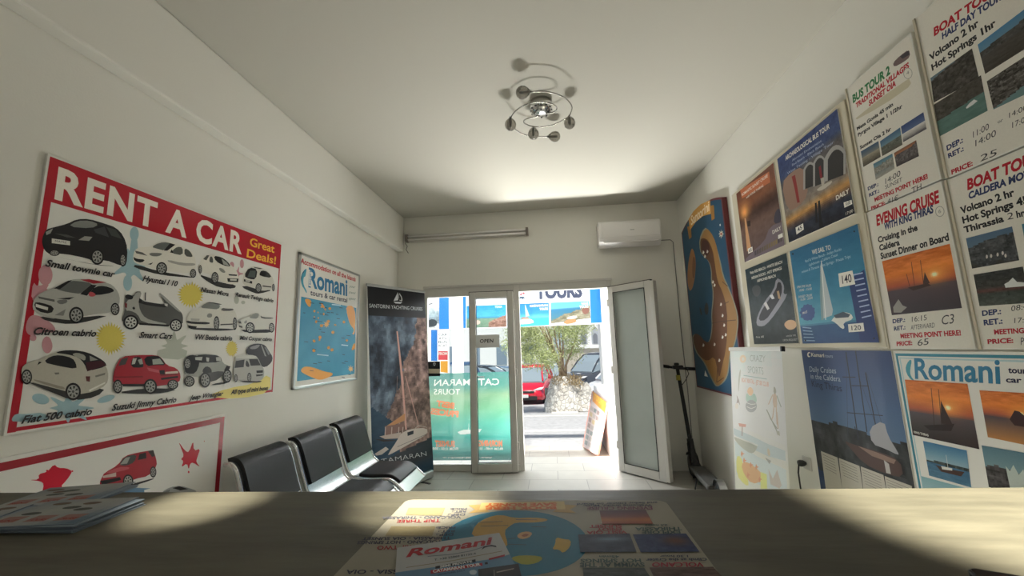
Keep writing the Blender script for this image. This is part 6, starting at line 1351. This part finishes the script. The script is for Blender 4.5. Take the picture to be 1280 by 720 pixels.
car('dark blue car seen through the shop window above the green film', -3.6, 15.2, -70, (0.05, 0.09, 0.16), 1.60, .2)
car('black car parked behind the door leaf glass, nose to the right', -3.6, 21.0, -15, (0.03, 0.035, 0.04), 1.55)
car('silver car parked far behind the red car', -.2, 25.0, -70, (0.42, 0.44, 0.46), 1.55)
car('steel blue car parked far left behind the red car', -3.4, 27.5, -80, (0.10, 0.16, 0.24), 1.5)

# stone planter with a tamarisk
stone = bpy.data.materials.new('dry_stone'); stone.use_nodes = True
n, l = stone.node_tree.nodes, stone.node_tree.links; b = n['Principled BSDF']; b.inputs['Roughness'].default_value = .9
tc = n.new('ShaderNodeTexCoord'); vo = n.new('ShaderNodeTexVoronoi'); vo.inputs['Scale'].default_value = 9; l.new(tc.outputs['Object'], vo.inputs['Vector'])
ve = n.new('ShaderNodeTexVoronoi'); ve.feature = 'DISTANCE_TO_EDGE'; ve.inputs['Scale'].default_value = 9; l.new(tc.outputs['Object'], ve.inputs['Vector'])
hs = n.new('ShaderNodeSeparateColor'); l.new(vo.outputs['Color'], hs.inputs[0])
cr = n.new('ShaderNodeValToRGB'); cr.color_ramp.elements[0].color = (0.52, 0.48, 0.42, 1); cr.color_ramp.elements[1].color = (0.84, 0.80, 0.73, 1); l.new(hs.outputs[0], cr.inputs[0])
er = n.new('ShaderNodeMapRange'); er.inputs['From Max'].default_value = .12; er.inputs['To Min'].default_value = .68; l.new(ve.outputs['Distance'], er.inputs['Value'])
mx = n.new('ShaderNodeMix'); mx.data_type = 'RGBA'; mx.blend_type = 'MULTIPLY'; mx.inputs['Factor'].default_value = 1; l.new(cr.outputs[0], mx.inputs['A']); l.new(er.outputs[0], mx.inputs['B']); l.new(mx.outputs['Result'], b.inputs['Base Color'])
bp = n.new('ShaderNodeBump'); bp.inputs['Strength'].default_value = .9; bp.inputs['Distance'].default_value = .05; l.new(er.outputs[0], bp.inputs['Height']); l.new(bp.outputs[0], b.inputs['Normal'])
def mound(c, rx, ry, h, seed, top=.72):
    bm = NB(); R = random.Random(seed); n_ = 40; m_ = 14; rings = []
    for j in range(m_ + 1):
        t = j / m_; k = 1 - (1 - top) * t ** 1.6 if t < .92 else top * (1 - (t - .92) / .08 * .9)
        zz = h * min(1, t / .94)
        rings.append([bm.verts.new((c[0] + math.cos(2 * PI * i / n_) * rx * k * (1 + .10 * (vnoise(np.array(i * .9 + 3), np.array(j * 1.1 + seed), seed) - .5)), c[1] + math.sin(2 * PI * i / n_) * ry * k * (1 + .1 * (vnoise(np.array(i * .9), np.array(j * 1.1), seed + 1) - .5)), c[2] + zz + .05 * float(vnoise(np.array(i * .5), np.array(j * .7), seed)))) for i in range(n_)])
    for a, bb in zip(rings, rings[1:]):
        for i in range(n_): bm.faces.new((a[i], a[(i + 1) % n_], bb[(i + 1) % n_], bb[i]))
    bm.faces.new(rings[-1]); bm.faces.new(rings[0][::-1]); return bm
YT = 12.6; zt0 = road_z(YT) - .03
cL, cR = on_y(704, 470, YT), on_y(722, 470, YT)
pt = thing('stone_planter', 'rough dry-stone planter in the street with a cleft on its right', 'planter', (cL.x, YT, zt0))
obj('stone_mound', mound((cL.x - .03, YT, zt0), .60, .52, 1.05, 3, .42), stone, pt, smooth=True)
obj('stone_mound', mound((cR.x + .12, YT + .05, zt0), .46, .44, .84, 8, .36), stone, pt, smooth=True)
bm = NB(); boxc(bm, (cL.x - .02, YT - .55, zt0 + .05), (.78, .12, .09)); obj('kerb_stone', bm, mat('pale_kerb', (0.66, 0.62, 0.55), .9, bump=.4, bscale=8), pt, bevel=.03)
bark = mat('grey_bark', (0.36, 0.26, 0.17), .9, noise=.3, nscale=12, bump=.5, bscale=20); leafm = mat('feathery_foliage', (0.40, 0.45, 0.20), .7, noise=.35, nscale=2.5)
lt = leafm.node_tree; lt.nodes['Principled BSDF'].inputs['Subsurface Weight'].default_value = 0
tre = thing('tree', 'feathery green tamarisk tree with several trunks growing from the stone planter', 'tree', (cL.x, YT, zt0 + 1.06))
R = random.Random(11); base = Vector((cL.x, YT, zt0 + 1.04)); bm = NB(); tips = []
for i in range(9):
    a = R.uniform(-.45, .45); dpt = R.uniform(-.5, .5); L = R.uniform(1.5, 2.3); pts = [base + Vector((R.uniform(-.10, .10), R.uniform(-.1, .1), 0))]
    for k in range(1, 6): t = k / 5; pts.append(base + Vector((a * L * t ** 1.2 + R.uniform(-.03, .03), dpt * L * t * .6, L * t)))
    tube(bm, pts, [.042 - .006 * k for k in range(6)], 6); tips += pts[2:]
obj('trunk', bm, bark, tre, smooth=True)
bm = NB(); clumps = [on_y(x, y, YT + R.uniform(-.7, .7)) for x, y in ((650, 425), (652, 440), (660, 416), (666, 432), (672, 420), (676, 440), (660, 448), (682, 428), (688, 444), (690, 415), (712, 418), (718, 428), (714, 440), (706, 412), (722, 412), (668, 410), (655, 408), (640, 430), (645, 415), (700, 404), (730, 404), (684, 452))]
for c in clumps:
    for i in range(560):
        p = c + Vector((R.gauss(0, .17), R.gauss(0, .26), R.gauss(0, .14))); d_ = Vector((R.uniform(-1, 1), R.uniform(-1, 1), R.uniform(-1.2, .5))).normalized(); w_ = d_.cross(Vector((R.uniform(-1, 1), R.uniform(-1, 1), R.uniform(-1, 1)))).normalized() * .010; L = R.uniform(.05, .12)
        vs = [bm.verts.new(q) for q in (p - w_, p + w_, p + d_ * L + w_ * .3, p + d_ * L - w_ * .3)]; bm.faces.new(vs)
obj('foliage', bm, leafm, tre)
bm = NB()
for i in range(260):
    p = Vector((cL.x + R.uniform(-.35, .55), YT - R.uniform(.0, .35), zt0 + .92 + R.uniform(-.12, .16))); d_ = Vector((R.uniform(-.8, .8), R.uniform(-1, -.2), R.uniform(-.8, 1))).normalized(); w_ = d_.cross(Vector((0, 1, .3))).normalized() * .012; L = R.uniform(.12, .3)
    vs = [bm.verts.new(q) for q in (p - w_, p + w_, p + d_ * L)]; bm.faces.new(vs)
lab(obj('dry_fronds', bm, mat('dry_frond', (0.42, 0.32, 0.18), .9, noise=.3, nscale=5), tre), 'dry brown fronds')

# buildings beyond
YBd = 27.0
def bp_(x, y): return on_y(x, y, YBd)
bd2 = thing('building', 'white building with pointed arched windows and beige ground floor across the street', 'building', (5, YBd, road_z(YBd)))
x0, x1 = bp_(708, 430).x, bp_(708, 430).x + 9; zb, z2, ztop = road_z(YBd), bp_(730, 434).z, 5.2
obj('wall', box(NB(), (x0, YBd, z2), (x1, YBd + 4, ztop)), M['stucco'], bd2)
obj('ground_floor', box(NB(), (x0 - .02, YBd - .02, zb - .3), (x1, YBd + 4, z2)), mat('beige_plaster', (0.55, 0.49, 0.40), .9, noise=.1, nscale=2), bd2)
bm = NB(); box(bm, (x0 - .05, YBd - .12, z2 - .10), (x1, YBd, z2 + .12)); obj('cornice', bm, M['stucco'], bd2, bevel=.03)
shut = mat('grey_shutter', (0.20, 0.21, 0.23), .5)
for xa, xb, ya, yb in ((726, 733.5, 430.5, 413), (740, 747.5, 430, 408), (756, 764, 430, 406)):
    a, b = bp_(xa, ya), bp_(xb, yb); cx_ = (a.x + b.x) / 2; hw = (b.x - a.x) / 2
    P = [(cx_ - hw, a.z), (cx_ + hw, a.z), (cx_ + hw, b.z - hw * 1.2), (cx_ + hw * .6, b.z - hw * .4), (cx_, b.z), (cx_ - hw * .6, b.z - hw * .4), (cx_ - hw, b.z - hw * 1.2)]
    f = obj('window', prism(NB(), [(x, YBd - .03, z) for x, z in P], (0, .04, 0)), mat('window_grey', (0.42, 0.44, 0.47), .5), bd2)
    obj('pane', prism(NB(), [(cx_ + (x - cx_) * .62, YBd - .05, a.z + (z - a.z) * .62) for x, z in P], (0, .03, 0)), shut, f)
bd3 = thing('building', 'pale low building at far left across the street', 'building', (-8, 31, road_z(31)))
obj('wall', box(NB(), (-24, 31, road_z(31) - .3), (x0 - .8, 35, 3.4)), M['stucco'], bd3)
for i in range(9):
    x = -19 + i * 2.1; f = obj('window', box(NB(), (x, 30.95, .3), (x + .8, 31.02, 1.8)), mat('window_blue', (0.22, 0.28, 0.34), .3), bd3)
